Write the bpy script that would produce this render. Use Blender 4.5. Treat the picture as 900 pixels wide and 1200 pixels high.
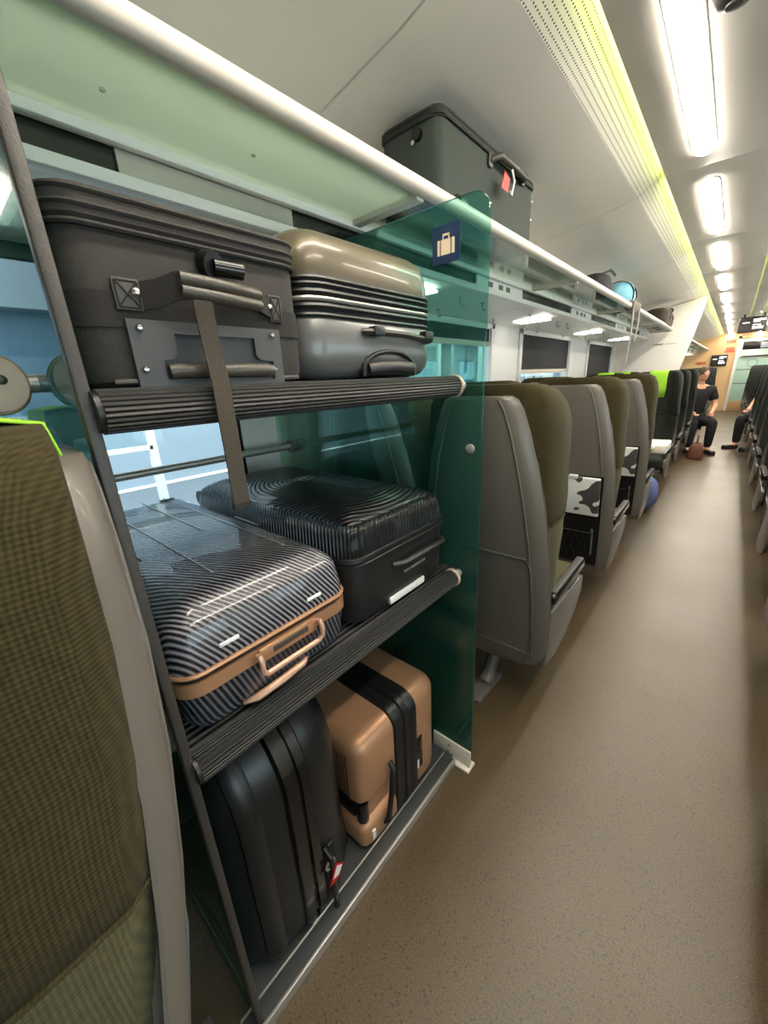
import bpy, bmesh, math, random
from mathutils import Vector, Matrix
random.seed(7)
for o in list(bpy.data.objects): bpy.data.objects.remove(o)
SC = bpy.context.scene
COL = SC.collection
R = math.radians

# ------------------------------------------------------------------ camera
F, CH = 450.0, 1.35                       # focal length in pixels of the 900x1200 frame, lens height
AX = Vector((0.75861968, -0.17575941, -0.62737931))   # world axes seen from the camera (right, up, forward)
AY = Vector((0.64994576, 0.27133658, 0.70989222))
AZ = Vector((-0.04546072, 0.94630074, -0.32007536))
cd = bpy.data.cameras.new('camera'); cam = bpy.data.objects.new('camera', cd); COL.objects.link(cam)
cd.sensor_fit = 'HORIZONTAL'; cd.sensor_width = 36; cd.lens = F/900*36; cd.clip_start = .01
right = Vector((AX[0], AY[0], AZ[0])); up = Vector((AX[1], AY[1], AZ[1])); back = -Vector((AX[2], AY[2], AZ[2]))
m3 = Matrix((right, up, back)).transposed()
cam.matrix_world = Matrix.Translation((0, 0, CH)) @ m3.to_4x4()
SC.camera = cam
def ray(px, py):
    v = Vector((px-450, 600-py, F)); return Vector((v.dot(AX), v.dot(AY), v.dot(AZ)))
def PX(px, py, x): r = ray(px, py); return Vector((0, 0, CH)) + r*(x/r[0])
def PY(px, py, y): r = ray(px, py); return Vector((0, 0, CH)) + r*(y/r[1])
def PZ(px, py, z): r = ray(px, py); return Vector((0, 0, CH)) + r*((z-CH)/r[2])

# ------------------------------------------------------------------ world, exposure
W = bpy.data.worlds.new('daylight'); SC.world = W; W.use_nodes = True
bg = W.node_tree.nodes['Background']; bg.inputs[0].default_value = (.80, .91, 1, 1); bg.inputs[1].default_value = 2.2
SC.view_settings.view_transform = 'Standard'; SC.view_settings.look = 'None'
SC.view_settings.exposure = 1.18; SC.view_settings.gamma = 1.0; SC.view_settings.use_curve_mapping = False
LAMP = 21.0; COVE = 8.0

# ------------------------------------------------------------------ materials
def srgb(r, g, b):
    f = lambda c: (c/255/12.92) if c/255 <= .04045 else ((c/255+.055)/1.055)**2.4
    return (f(r), f(g), f(b), 1)
MATS = {}
def mat(name, col, rough=.5, metal=0, noise=0, nscale=30, bump=0, bscale=200, coat=0, emit=0, spec=.5):
    m = bpy.data.materials.new(name); m.use_nodes = True; nt = m.node_tree; b = nt.nodes['Principled BSDF']
    c = srgb(*col) if max(col) > 1.001 else (*col, 1)
    b.inputs['Base Color'].default_value = c; b.inputs['Roughness'].default_value = rough; b.inputs['Metallic'].default_value = metal
    b.inputs['Coat Weight'].default_value = coat; b.inputs['Specular IOR Level'].default_value = spec
    tc = nt.nodes.new('ShaderNodeTexCoord')
    if noise:
        n = nt.nodes.new('ShaderNodeTexNoise'); n.inputs['Scale'].default_value = nscale; n.inputs['Detail'].default_value = 4
        nt.links.new(tc.outputs['Object'], n.inputs['Vector'])
        mx = nt.nodes.new('ShaderNodeMix'); mx.data_type = 'RGBA'
        mx.inputs[6].default_value = tuple(max(0, x*(1-noise)) for x in c[:3])+(1,); mx.inputs[7].default_value = tuple(min(1, x*(1+noise)) for x in c[:3])+(1,)
        nt.links.new(n.outputs['Fac'], mx.inputs[0]); nt.links.new(mx.outputs[2], b.inputs['Base Color'])
    if bump:
        n2 = nt.nodes.new('ShaderNodeTexNoise'); n2.inputs['Scale'].default_value = bscale
        nt.links.new(tc.outputs['Object'], n2.inputs['Vector'])
        bp = nt.nodes.new('ShaderNodeBump'); bp.inputs['Strength'].default_value = bump; bp.inputs['Distance'].default_value = .002
        nt.links.new(n2.outputs['Fac'], bp.inputs['Height']); nt.links.new(bp.outputs[0], b.inputs['Normal'])
    if emit:
        b.inputs['Emission Color'].default_value = c; b.inputs['Emission Strength'].default_value = emit
    MATS[name] = m
    return m
def nodes(m): return m.node_tree, m.node_tree.nodes['Principled BSDF']
def mth(nt, op, a, b=None, c=None):
    n = nt.nodes.new('ShaderNodeMath'); n.operation = op
    for i, v in enumerate((a, b, c)):
        if v is None: continue
        if isinstance(v, (int, float)): n.inputs[i].default_value = v
        else: nt.links.new(v, n.inputs[i])
    return n.outputs[0]
def objxyz(nt):
    tc = nt.nodes.new('ShaderNodeTexCoord'); s = nt.nodes.new('ShaderNodeSeparateXYZ'); nt.links.new(tc.outputs['Object'], s.inputs[0])
    return s.outputs
def mixcol(nt, fac, a, b):
    mx = nt.nodes.new('ShaderNodeMix'); mx.data_type = 'RGBA'; nt.links.new(fac, mx.inputs[0])
    for i, v in ((6, a), (7, b)):
        if isinstance(v, tuple): mx.inputs[i].default_value = v
        else: nt.links.new(v, mx.inputs[i])
    return mx.outputs[2]
def bump(nt, b, h, strength=.5, dist=.002):
    bp = nt.nodes.new('ShaderNodeBump'); bp.inputs['Strength'].default_value = strength; bp.inputs['Distance'].default_value = dist
    nt.links.new(h, bp.inputs['Height']); nt.links.new(bp.outputs[0], b.inputs['Normal'])
def glassmat(name, tint, refl=1.0, rough=0.0):
    m = bpy.data.materials.new(name); m.use_nodes = True; nt = m.node_tree; nt.nodes.clear()
    out = nt.nodes.new('ShaderNodeOutputMaterial'); tr = nt.nodes.new('ShaderNodeBsdfTransparent'); tr.inputs[0].default_value = (*tint, 1)
    gl = nt.nodes.new('ShaderNodeBsdfGlossy'); gl.inputs['Roughness'].default_value = rough
    fr = nt.nodes.new('ShaderNodeFresnel'); fr.inputs[0].default_value = 1.45
    mx = nt.nodes.new('ShaderNodeMixShader')
    f = mth(nt, 'MULTIPLY', fr.outputs[0], refl)
    nt.links.new(f, mx.inputs[0]); nt.links.new(tr.outputs[0], mx.inputs[1]); nt.links.new(gl.outputs[0], mx.inputs[2]); nt.links.new(mx.outputs[0], out.inputs[0])
    MATS[name] = m; return m
def reflection_tint(m, col, amt):
    nt = m.node_tree; out = [n for n in nt.nodes if n.type == 'OUTPUT_MATERIAL'][0]; old = out.inputs[0].links[0].from_socket
    d = nt.nodes.new('ShaderNodeBsdfDiffuse'); d.inputs[0].default_value = (*col, 1); x = nt.nodes.new('ShaderNodeMixShader'); x.inputs[0].default_value = amt
    nt.links.new(old, x.inputs[1]); nt.links.new(d.outputs[0], x.inputs[2]); nt.links.new(x.outputs[0], out.inputs[0])

mat('ceiling_white', (244, 240, 233), .45, noise=.02, nscale=3)
mat('wall_white', (232, 228, 222), .5, noise=.02, nscale=4)
mat('rack_white', (242, 239, 233), .35)
mat('tube_cream', (216, 208, 196), .32)
mat('wall_grey', (120, 122, 122), .6)
mat('bay_dark', (52, 55, 56), .6)
mat('shell_grey', (100, 94, 87), .38, noise=.03, nscale=3, coat=.1)
mat('shell_dark', (92, 92, 92), .4)
mat('black_plastic', (22, 22, 23), .38)
mat('black_gloss', (14, 14, 15), .22, coat=.3)
mat('soft_black', (50, 46, 42), .85, noise=.15, nscale=60, bump=.5, bscale=900)
mat('soft_band', (40, 36, 33), .9, bump=.4, bscale=700)
mat('zip_black', (34, 31, 29), .7, bump=.5, bscale=600)
mat('leather', (58, 54, 50), .45, bump=.3, bscale=300)
mat('leather_grip', (74, 68, 60), .33, bump=.3, bscale=200)
mat('plate_grey', (66, 66, 66), .5, metal=.0, noise=.05)
mat('plate_inner', (44, 47, 50), .5)
mat('chrome', (205, 200, 190), .22, metal=1)
mat('silver', (178, 174, 168), .35, metal=.6)
mat('grey_pc', (104, 104, 102), .3, metal=.25, noise=.03, nscale=8, coat=.2)
mat('bronze_pc', (92, 83, 66), .34, metal=.25, noise=.04, nscale=6, coat=.2)
mat('copper', (196, 148, 112), .34, metal=.55)
mat('copper_pink', (196, 156, 132), .35, metal=.35)
mat('rose_gold', (186, 140, 106), .36, metal=.35, noise=.03, nscale=6)
mat('rose_groove', (70, 48, 36), .5)
mat('black_case', (24, 25, 26), .33, noise=.1, nscale=12, bump=.12, bscale=500)
mat('black_case_satin', (30, 30, 30), .45, bump=.2, bscale=600)
mat('green_case', (54, 62, 58), .85, noise=.06, nscale=40, bump=.3, bscale=900)
mat('green_case_trim', (30, 33, 32), .7)
mat('strap', (66, 58, 48), .85, bump=.6, bscale=500)
mat('cover_green', (150, 205, 50), .8, bump=.3, bscale=150)
mat('tray_white', (222, 222, 218), .45)
mat('table_white', (228, 220, 208), .45)
mat('red_tag', (186, 10, 26), .5)
mat('white_tag', (235, 235, 232), .5)
mat('tan_plate', (176, 156, 140), .4)
mat('gold_rim', (190, 170, 110), .3, metal=.5)
mat('screen_black', (26, 20, 20), .25)
mat('blind_black', (48, 44, 42), .75)
mat('blind_rail', (232, 214, 196), .5)
mat('beige_wall', (214, 178, 130), .5, noise=.03)
mat('wood_panel', (176, 140, 98), .5)
mat('red_print', (206, 78, 52), .6)
mat('brown_print', (150, 110, 90), .6)
mat('door_glass', (176, 206, 190), .25)
mat('skin', (206, 152, 122), .55)
mat('hair', (84, 66, 52), .8)
mat('black_cloth', (20, 20, 22), .85)
mat('blue_cloth', (92, 104, 150), .8)
mat('brown_bag', (104, 62, 48), .7, noise=.2)
mat('camo_bag', (64, 54, 44), .85, noise=.6, nscale=18)
mat('blue_bag', (126, 190, 214), .55, noise=.35, nscale=14)
mat('dark_bag', (36, 38, 42), .8)
mat('strap_grey', (132, 126, 118), .7)
mat('sticker_blue', (28, 48, 84), .4)
mat('sticker_cream', (236, 214, 182), .5)
mat('concrete', (118, 122, 126), .85, noise=.06, nscale=4)
mat('facade', (150, 158, 166), .7)
mat('facade_blue', (84, 112, 134), .4)
mat('bottle_cap', (40, 90, 190), .4)
glassmat('pane', (.88, .95, .95), .6)
glassmat('green_glass', (.62, .86, .80), .9)
reflection_tint(MATS['green_glass'], (.03, .34, .28), .07)  # small green diffuse share lifts the dark glass, standing in for a reflection
glassmat('rack_glass', (.80, .91, .85), .8)
m = glassmat('frosted_glass', (.80, .92, .86), .5); nt = m.node_tree
tl_ = nt.nodes.new('ShaderNodeBsdfTranslucent'); tl_.inputs[0].default_value = (.80, .91, .83, 1); df_ = nt.nodes.new('ShaderNodeBsdfDiffuse'); df_.inputs[0].default_value = (.80, .91, .83, 1)
a1 = nt.nodes.new('ShaderNodeMixShader'); a2 = nt.nodes.new('ShaderNodeMixShader'); a2.inputs[0].default_value = .6
out_ = [n for n in nt.nodes if n.type == 'OUTPUT_MATERIAL'][0]; old = out_.inputs[0].links[0].from_socket
nt.links.new(tl_.outputs[0], a1.inputs[1]); nt.links.new(df_.outputs[0], a1.inputs[2]); nt.links.new(old, a2.inputs[1]); nt.links.new(a1.outputs[0], a2.inputs[2]); nt.links.new(a2.outputs[0], out_.inputs[0])
glassmat('bottle', (.8, .9, .98), 1.0)
m = mat('lamp_warm', (1.0, .91, .79), .5, emit=LAMP)
m = mat('lamp_rack', (1.0, .95, .86), .5, emit=2.5)
m = mat('cove_light', (.88, 1.0, .26), .5, emit=COVE)
m = mat('text_white', (1.0, 1.0, 1.0), .5, emit=.9)
m = mat('window_sign', (238, 242, 240), .5)
m = mat('sign_green', (40, 110, 90), .5)

# speckled vinyl floor
m = mat('vinyl', (120, 110, 98), .42, coat=.12); nt, b = nodes(m); b.inputs['Coat Roughness'].default_value = .3
tc = nt.nodes.new('ShaderNodeTexCoord')
n1 = nt.nodes.new('ShaderNodeTexNoise'); n1.inputs['Scale'].default_value = 240; n1.inputs['Detail'].default_value = 3; nt.links.new(tc.outputs['Object'], n1.inputs[0])
n2 = nt.nodes.new('ShaderNodeTexNoise'); n2.inputs['Scale'].default_value = 2.2; n2.inputs['Detail'].default_value = 5; nt.links.new(tc.outputs['Object'], n2.inputs[0])
v = nt.nodes.new('ShaderNodeTexVoronoi'); v.inputs['Scale'].default_value = 75; nt.links.new(tc.outputs['Object'], v.inputs[0])
rp = nt.nodes.new('ShaderNodeValToRGB'); rp.color_ramp.elements[0].position = .35; rp.color_ramp.elements[1].position = .68
rp.color_ramp.elements[0].color = srgb(68, 55, 36); rp.color_ramp.elements[1].color = srgb(98, 82, 56); nt.links.new(n1.outputs[0], rp.inputs[0])
sp = mth(nt, 'LESS_THAN', v.outputs['Distance'], .21)
c1 = mixcol(nt, mth(nt, 'MULTIPLY', sp, .75), rp.outputs[0], srgb(44, 38, 33))
dirt = nt.nodes.new('ShaderNodeValToRGB'); dirt.color_ramp.elements[0].position = .35; dirt.color_ramp.elements[1].position = .65
dirt.color_ramp.elements[0].color = (.78, .76, .74, 1); dirt.color_ramp.elements[1].color = (1, 1, 1, 1); nt.links.new(n2.outputs[0], dirt.inputs[0])
mu = nt.nodes.new('ShaderNodeMix'); mu.data_type = 'RGBA'; mu.blend_type = 'MULTIPLY'; mu.inputs[0].default_value = 1
nt.links.new(c1, mu.inputs[6]); nt.links.new(dirt.outputs[0], mu.inputs[7]); nt.links.new(mu.outputs[2], b.inputs['Base Color'])
nt.links.new(mth(nt, 'MULTIPLY_ADD', n2.outputs[0], .25, .24), b.inputs['Roughness'])
bump(nt, b, n1.outputs[0], .25, .002)

# woven olive seat fabric
def fabric(name, ca, cb, sc=420):
    m = mat(name, (80, 74, 54), .92); nt, b = nodes(m); x, y, z = objxyz(nt)
    a = mth(nt, 'SINE', mth(nt, 'MULTIPLY', mth(nt, 'ADD', mth(nt, 'ADD', x, y), mth(nt, 'MULTIPLY', z, 1.0)), sc))
    c = mth(nt, 'SINE', mth(nt, 'MULTIPLY', mth(nt, 'SUBTRACT', mth(nt, 'ADD', x, y), mth(nt, 'MULTIPLY', z, 1.0)), sc))
    h = mth(nt, 'MULTIPLY_ADD', mth(nt, 'MULTIPLY', a, c), .5, .5)
    tc = nt.nodes.new('ShaderNodeTexCoord'); n = nt.nodes.new('ShaderNodeTexNoise'); n.inputs['Scale'].default_value = 90; nt.links.new(tc.outputs['Object'], n.inputs[0])
    hh = mth(nt, 'MULTIPLY_ADD', n.outputs[0], .6, mth(nt, 'MULTIPLY', h, .55))
    nt.links.new(mixcol(nt, hh, srgb(*ca), srgb(*cb)), b.inputs['Base Color']); bump(nt, b, h, .5, .002)
    b.inputs['Sheen Weight'].default_value = .03; b.inputs['Specular IOR Level'].default_value = .2
    return m
fabric('olive_fabric', (26, 22, 10), (70, 61, 34), 640)
fabric('olive_light', (46, 43, 26), (100, 94, 66), 640)
fabric('charcoal_fabric', (22, 24, 22), (48, 50, 45))

# ribbed black rubber on the shelf bars (ribs run along the bar)
m = mat('ribbed_black', (48, 47, 45), .5); nt, b = nodes(m); x, y, z = objxyz(nt)
ang = mth(nt, 'ARCTAN2', x, z); s = mth(nt, 'SINE', mth(nt, 'MULTIPLY', ang, 26)); bump(nt, b, s, .9, .004)
m = mat('ribbed_deck', (40, 40, 39), .55); nt, b = nodes(m); x, y, z = objxyz(nt)
s = mth(nt, 'SINE', mth(nt, 'MULTIPLY', x, 420)); bump(nt, b, s, .8, .003)

# striped carbon weave hard shell
m = mat('stripe_shell', (30, 32, 42), .26, coat=.5); nt, b = nodes(m); x, y, z = objxyz(nt)
u = mth(nt, 'SUBTRACT', mth(nt, 'MULTIPLY', x, .88), mth(nt, 'ADD', z, mth(nt, 'MULTIPLY', y, 1.66)))
s = mth(nt, 'MULTIPLY_ADD', mth(nt, 'SINE', mth(nt, 'MULTIPLY', u, 381)), .5, .5)
nt.links.new(mixcol(nt, mth(nt, 'POWER', s, 2.0), srgb(20, 21, 28), srgb(146, 142, 146)), b.inputs['Base Color']); bump(nt, b, s, .35, .002)
m = mat('stripe_low', (30, 32, 42), .3, coat=.4); nt, b = nodes(m); x, y, z = objxyz(nt)
u = mth(nt, 'ADD', mth(nt, 'MULTIPLY', x, .6), mth(nt, 'ADD', mth(nt, 'MULTIPLY', z, .5), mth(nt, 'MULTIPLY', y, 1.6)))
s = mth(nt, 'MULTIPLY_ADD', mth(nt, 'SINE', mth(nt, 'MULTIPLY', u, 400)), .5, .5)
nt.links.new(mixcol(nt, mth(nt, 'POWER', s, 2.0), srgb(18, 19, 26), srgb(110, 110, 118)), b.inputs['Base Color']); bump(nt, b, s, .35, .002)
# concentric rings on the lid, ribs round the side of the black hard case
m = mat('ring_shell', (22, 22, 23), .3, coat=.2); nt, b = nodes(m); x, y, z = objxyz(nt)
rr = mth(nt, 'SQRT', mth(nt, 'ADD', mth(nt, 'POWER', mth(nt, 'ADD', x, .02), 2), mth(nt, 'POWER', y, 2)))
bump(nt, b, mth(nt, 'SINE', mth(nt, 'MULTIPLY', rr, 480)), .5, .004)
m = mat('rib_shell', (24, 24, 25), .32, coat=.2); nt, b = nodes(m); x, y, z = objxyz(nt)
bump(nt, b, mth(nt, 'SINE', mth(nt, 'MULTIPLY', mth(nt, 'ADD', x, y), 520)), .9, .006)
# perforated ceiling sheet: rows of small dark holes along the car
m = mat('perforated', (242, 239, 232), .5); nt, b = nodes(m); x, y, z = objxyz(nt)
fx = mth(nt, 'ABSOLUTE', mth(nt, 'SUBTRACT', mth(nt, 'FRACT', mth(nt, 'DIVIDE', x, .0135)), .5))
fy = mth(nt, 'ABSOLUTE', mth(nt, 'SUBTRACT', mth(nt, 'FRACT', mth(nt, 'DIVIDE', y, .0135)), .5))
d = mth(nt, 'ADD', mth(nt, 'POWER', mth(nt, 'MULTIPLY', fx, 1.5), 2), mth(nt, 'POWER', fy, 2))
hole = mth(nt, 'LESS_THAN', d, .055)
nt.links.new(mixcol(nt, hole, srgb(242, 239, 232), srgb(84, 80, 70)), b.inputs['Base Color'])
# worn white tray with dark flaked patches towards its aisle edge
m = mat('tray_worn', (222, 222, 218), .5); nt, b = nodes(m); x, y, z = objxyz(nt)
tc = nt.nodes.new('ShaderNodeTexCoord'); n = nt.nodes.new('ShaderNodeTexNoise'); n.inputs['Scale'].default_value = 11; n.inputs['Detail'].default_value = 1; nt.links.new(tc.outputs['Object'], n.inputs[0])
k = mth(nt, 'GREATER_THAN', mth(nt, 'ADD', n.outputs[0], mth(nt, 'MULTIPLY', x, 1.25)), .68)
nt.links.new(mixcol(nt, k, srgb(222, 222, 218), srgb(70, 70, 68)), b.inputs['Base Color'])
# blind with fine slats
m = mat('blind_slats', (150, 175, 190), .6); nt, b = nodes(m); x, y, z = objxyz(nt)
s = mth(nt, 'GREATER_THAN', mth(nt, 'SINE', mth(nt, 'MULTIPLY', z, 420)), 0)
nt.links.new(mixcol(nt, s, srgb(90, 112, 120), srgb(206, 226, 236)), b.inputs['Base Color'])

# ------------------------------------------------------------------ helpers
def ob(name, me, material=None, parent=None, loc=None, rot=None):
    o = bpy.data.objects.new(name, me); COL.objects.link(o)
    if material and me is not None:
        me.materials.clear(); me.materials.append(MATS[material])
    if parent: o.parent = parent
    if loc is not None: o.location = loc
    if rot is not None: o.rotation_euler = rot
    return o
def tag(o, label, cat, group=None, kind=None):
    if label: o['label'] = label
    if cat: o['category'] = cat
    if group: o['group'] = group
    if kind: o['kind'] = kind
    return o
def empty(name, loc=(0, 0, 0), rz=0, label=None, cat=None, group=None):
    o = bpy.data.objects.new(name, None); COL.objects.link(o); o.empty_display_size = .1
    o.location = loc; o.rotation_euler = (0, 0, rz); tag(o, label, cat, group); return o
def struct(o): o['kind'] = 'structure'; return o
def copy_tree(o, parent=None):
    c = o.copy(); COL.objects.link(c); c.parent = parent
    for ch in list(o.children): copy_tree(ch, c)
    return c
class MB:
    """collects primitives into one mesh"""
    def __init__(s): s.bm = bmesh.new()
    def _xf(s, vs, mx):
        if mx is not None: bmesh.ops.transform(s.bm, matrix=mx, verts=vs)
    def box(s, lo, hi, r=0, seg=2, mx=None):
        lo, hi = Vector(lo), Vector(hi); t = bmesh.new(); bmesh.ops.create_cube(t, size=1)
        c = (lo+hi)/2; d = hi-lo
        for v in t.verts: v.co = Vector((v.co.x*d.x, v.co.y*d.y, v.co.z*d.z))+c
        if r > 0: bmesh.ops.bevel(t, geom=list(t.edges), offset=min(r, min(abs(x) for x in d)*.49), segments=seg, profile=.5, affect='EDGES')
        s.merge(t, mx); return s
    def merge(s, t, mx=None):
        if mx is not None: bmesh.ops.transform(t, matrix=mx, verts=t.verts)
        me = bpy.data.meshes.new('tmp'); t.to_mesh(me); t.free(); s.bm.from_mesh(me); bpy.data.meshes.remove(me)
    def poly(s, pts, ext, r=0, seg=2, mx=None):
        """flat polygon extruded along vector ext"""
        t = bmesh.new(); vs = [t.verts.new(p) for p in pts]; f = t.faces.new(vs)
        g = bmesh.ops.extrude_face_region(t, geom=[f]); nv = [v for v in g['geom'] if isinstance(v, bmesh.types.BMVert)]
        bmesh.ops.translate(t, vec=Vector(ext), verts=nv); bmesh.ops.recalc_face_normals(t, faces=t.faces)
        if r: bmesh.ops.bevel(t, geom=list(t.edges), offset=r, segments=seg, profile=.5, affect='EDGES')
        s.merge(t, mx); return s
    def tube(s, path, rad, n=12, closed=False, cap=True, flat=None):
        path = [Vector(p) for p in path]; N = len(path); rings = []
        rads = rad if isinstance(rad, (list, tuple)) else [rad]*N
        prev = None
        for i, p in enumerate(path):
            if closed: d = path[(i+1) % N]-path[i-1]
            else: d = path[min(i+1, N-1)]-path[max(i-1, 0)]
            d.normalize()
            if prev is None:
                a = Vector((0, 0, 1)) if abs(d.z) < .9 else Vector((1, 0, 0))
                u = d.cross(a).normalized()
            else:
                u = (prev-d*prev.dot(d)).normalized()
            prev = u; w = d.cross(u)
            fl = flat or (1, 1)
            rings.append([s.bm.verts.new(p+(u*math.cos(2*math.pi*k/n)*fl[0]+w*math.sin(2*math.pi*k/n)*fl[1])*rads[i]) for k in range(n)])
        M = N if closed else N-1
        for i in range(M):
            a, b = rings[i], rings[(i+1) % N]
            for k in range(n): s.bm.faces.new((a[k], a[(k+1) % n], b[(k+1) % n], b[k]))
        if cap and not closed:
            s.bm.faces.new(rings[0][::-1]); s.bm.faces.new(rings[-1])
        return s
    def ribbon(s, path, wdir, w, th):
        """flat strap along a path, width vector wdir"""
        path = [Vector(p) for p in path]; wd = Vector(wdir).normalized()*w/2; N = len(path); L = []
        for i, p in enumerate(path):
            d = (path[min(i+1, N-1)]-path[max(i-1, 0)]).normalized(); n = d.cross(wd).normalized()*th/2
            L.append([s.bm.verts.new(q) for q in (p-wd-n, p+wd-n, p+wd+n, p-wd+n)])
        for a, b in zip(L, L[1:]):
            for k in range(4): s.bm.faces.new((a[k], a[(k+1) % 4], b[(k+1) % 4], b[k]))
        s.bm.faces.new(L[0][::-1]); s.bm.faces.new(L[-1]); return s
    def loft(s, loops, cap=True):
        L = [[s.bm.verts.new(p) for p in lp] for lp in loops]; n = len(L[0])
        for a, b in zip(L, L[1:]):
            for k in range(n): s.bm.faces.new((a[k], a[(k+1) % n], b[(k+1) % n], b[k]))
        if cap: s.bm.faces.new(L[0][::-1]); s.bm.faces.new(L[-1])
        return s
    def lathe(s, prof, n=16, mx=None):
        t = bmesh.new(); rings = [[t.verts.new((r*math.cos(2*math.pi*k/n), r*math.sin(2*math.pi*k/n), z)) for k in range(n)] for r, z in prof]
        for a, b in zip(rings, rings[1:]):
            for k in range(n): t.faces.new((a[k], a[(k+1) % n], b[(k+1) % n], b[k]))
        t.faces.new(rings[0][::-1]); t.faces.new(rings[-1]); s.merge(t, mx); return s
    def build(s, name, material, parent=None, smooth=True, loc=None, rot=None, angle=40, subsurf=0):
        bm = s.bm; bmesh.ops.recalc_face_normals(bm, faces=bm.faces)
        me = bpy.data.meshes.new(name)
        if subsurf:
            for f in bm.faces: f.smooth = True
            bm.to_mesh(me)
        else:
            if smooth:
                for f in bm.faces: f.smooth = True
                for e in bm.edges:
                    if len(e.link_faces) == 2 and e.calc_face_angle(0) > R(angle): e.smooth = False
            bm.to_mesh(me)
        bm.free(); o = ob(name, me, material, parent, loc, rot)
        if subsurf:
            md = o.modifiers.new('sub', 'SUBSURF'); md.levels = subsurf; md.render_levels = subsurf
        return o
def box(name, lo, hi, material, parent=None, r=0, seg=2, **k): return MB().box(lo, hi, r, seg).build(name, material, parent, **k)
def screw(parent, p, axis='x', r=.006, name='screw', material='chrome'):
    mx = Matrix.Translation(p) @ (Matrix.Rotation(R(90), 4, 'Y') if axis == 'x' else Matrix.Rotation(R(-90), 4, 'X') if axis == 'y' else Matrix.Identity(4))
    return MB().lathe([(r, -.001), (r, .0015), (r*.6, .004), (r*.15, .0045)], 12, mx).build(name, material, parent)

XW, XR = -1.42, 1.50          # side walls
YB, YE = -2.6, 16.6           # car ends
ZC = 2.25                     # centre ceiling
XC = .05                      # car centre line
XK = -.54                     # aisle face of the luggage bay

# ------------------------------------------------------------------ floor
struct(box('floor', (XW-.05, YB, -.06), (XR+.05, YE, 0), 'vinyl', smooth=False))

# ------------------------------------------------------------------ walls with window openings
WIN = [(-2.3, -1.5), (-.95, .78), (1.25, 2.93), (3.42, 4.85), (5.50, 6.9), (7.6, 9.3), (9.9, 11.6), (12.2, 13.9), (14.4, 15.9)]
ZS, ZT = .86, 1.72
def side_wall(name, x0, x1):
    m = MB(); m.box((x0, YB, 0), (x1, YE, ZS)); m.box((x0, YB, ZT), (x1, YE, 2.3)); y = YB
    for a, b in WIN:
        m.box((x0, y, ZS), (x1, a, ZT)); y = b
    m.box((x0, y, ZS), (x1, YE, ZT))
    return struct(m.build(name, 'wall_white', smooth=False))
side_wall('wall_left', XW-.08, XW); side_wall('wall_right', XR, XR+.08)
for i, (a, b) in enumerate(WIN):
    for side, x, s in (('l', XW, 1), ('r', XR, -1)):
        w = empty('window_%d' % (i+1 + (0 if side == 'l' else len(WIN))), (x, (a+b)/2, ZS)); struct(w)
        h = (b-a)/2; H = ZT-ZS; xo = -.05*s
        fr = MB()
        for lo, hi in (((0, -h, 0), (.02, -h+.05, H)), ((0, h-.05, 0), (.02, h, H)), ((0, -h, 0), (.02, h, .04)), ((0, -h, H-.04), (.02, h, H))):
            fr.box((min(lo[0]*s, hi[0]*s), lo[1], lo[2]), (max(lo[0]*s, hi[0]*s), hi[1], hi[2]), .006)
        fr.build('window_frame', 'wall_white' if i != 1 else 'black_plastic', w)
        box('pane', (min(xo, xo+.006), -h+.01, .01), (max(xo, xo+.006), h-.01, H-.01), 'pane', w, smooth=False)
        if side == 'l':
            bz = {2: .56, 3: .47, 4: .42}.get(i)
            if i == 0: box('blind', (-.02, -h+.03, .05), (-.012, h-.03, H-.03), 'blind_slats', w)
            if i == 1: box('blind', (-.02, -h+.03, .30), (-.012, -.42, H-.03), 'blind_slats', w)
            if bz:
                zb = {2: 1.60, 3: 1.40, 4: 1.24}[i]-ZS
                box('blind', (-.022, -h+.03, zb), (-.014, h-.03, H-.02), 'blind_black', w)
                box('blind_rail', (-.026, -h+.03, zb-.035), (-.008, h-.03, zb), 'blind_rail', w, r=.005)
# slanted window posts seen beyond the glass
for y0 in (2.93, 4.85):
    pass

# end walls
struct(box('wall_back', (XW, YB-.06, 0), (XR, YB, 2.3), 'wall_white', smooth=False))
we = struct(box('wall_end', (XW, YE, 0), (XR, YE+.08, 2.35), 'beige_wall', smooth=False))

# ------------------------------------------------------------------ ceiling
prof = [(-.385, 2.304), (-.43, 2.284), (-.49, 2.240), (-.55, 2.206), (-.60, 2.190), (-.77, 2.152), (-1.0, 2.118), (-1.25, 2.078), (XW, 2.04)]
seams = [YB, -.74, 1.0, 2.74, 4.48, 6.22, 7.96, 9.7, 11.44, 13.18, 14.92, YE]
ceil = struct(box('ceiling', (XW-.05, YB, 2.36), (XR+.05, YE, 2.40), 'ceiling_white', smooth=False))
def strip(pr, y0, y1, th=.012):
    m = MB(); a = [(x, y0, z) for x, z in pr]+[(x, y0, z+th) for x, z in reversed(pr)]; b = [(x, y1, z) for x, _, z in a]
    return m.loft([a, b])
for y0, y1 in zip(seams, seams[1:]):
    g = .004
    for sgn in (1, -1):
        f = lambda pr: [(x if sgn == 1 else 2*XC-x, z) for x, z in pr]
        strip(f(prof[:4]), y0+g, y1-g).build('perforated_panel', 'perforated', ceil, angle=60)
        strip(f(prof[3:]), y0+g, y1-g).build('ceiling_panel', 'ceiling_white', ceil, angle=60)
        # light strip tucked above the lip of the centre panel
        box('cove_strip', *((lambda a, b: ((min(a, b), y0+.06, 2.258), (max(a, b), y1-.06, 2.276)))(-.392 if sgn == 1 else 2*XC+.392, -.404 if sgn == 1 else 2*XC+.404)), 'cove_light', ceil, smooth=False)
XL = -.43; XRR = 2*XC+.43
lamps = []; y = 1.45-1.435*3
cs = [YB]
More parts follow.
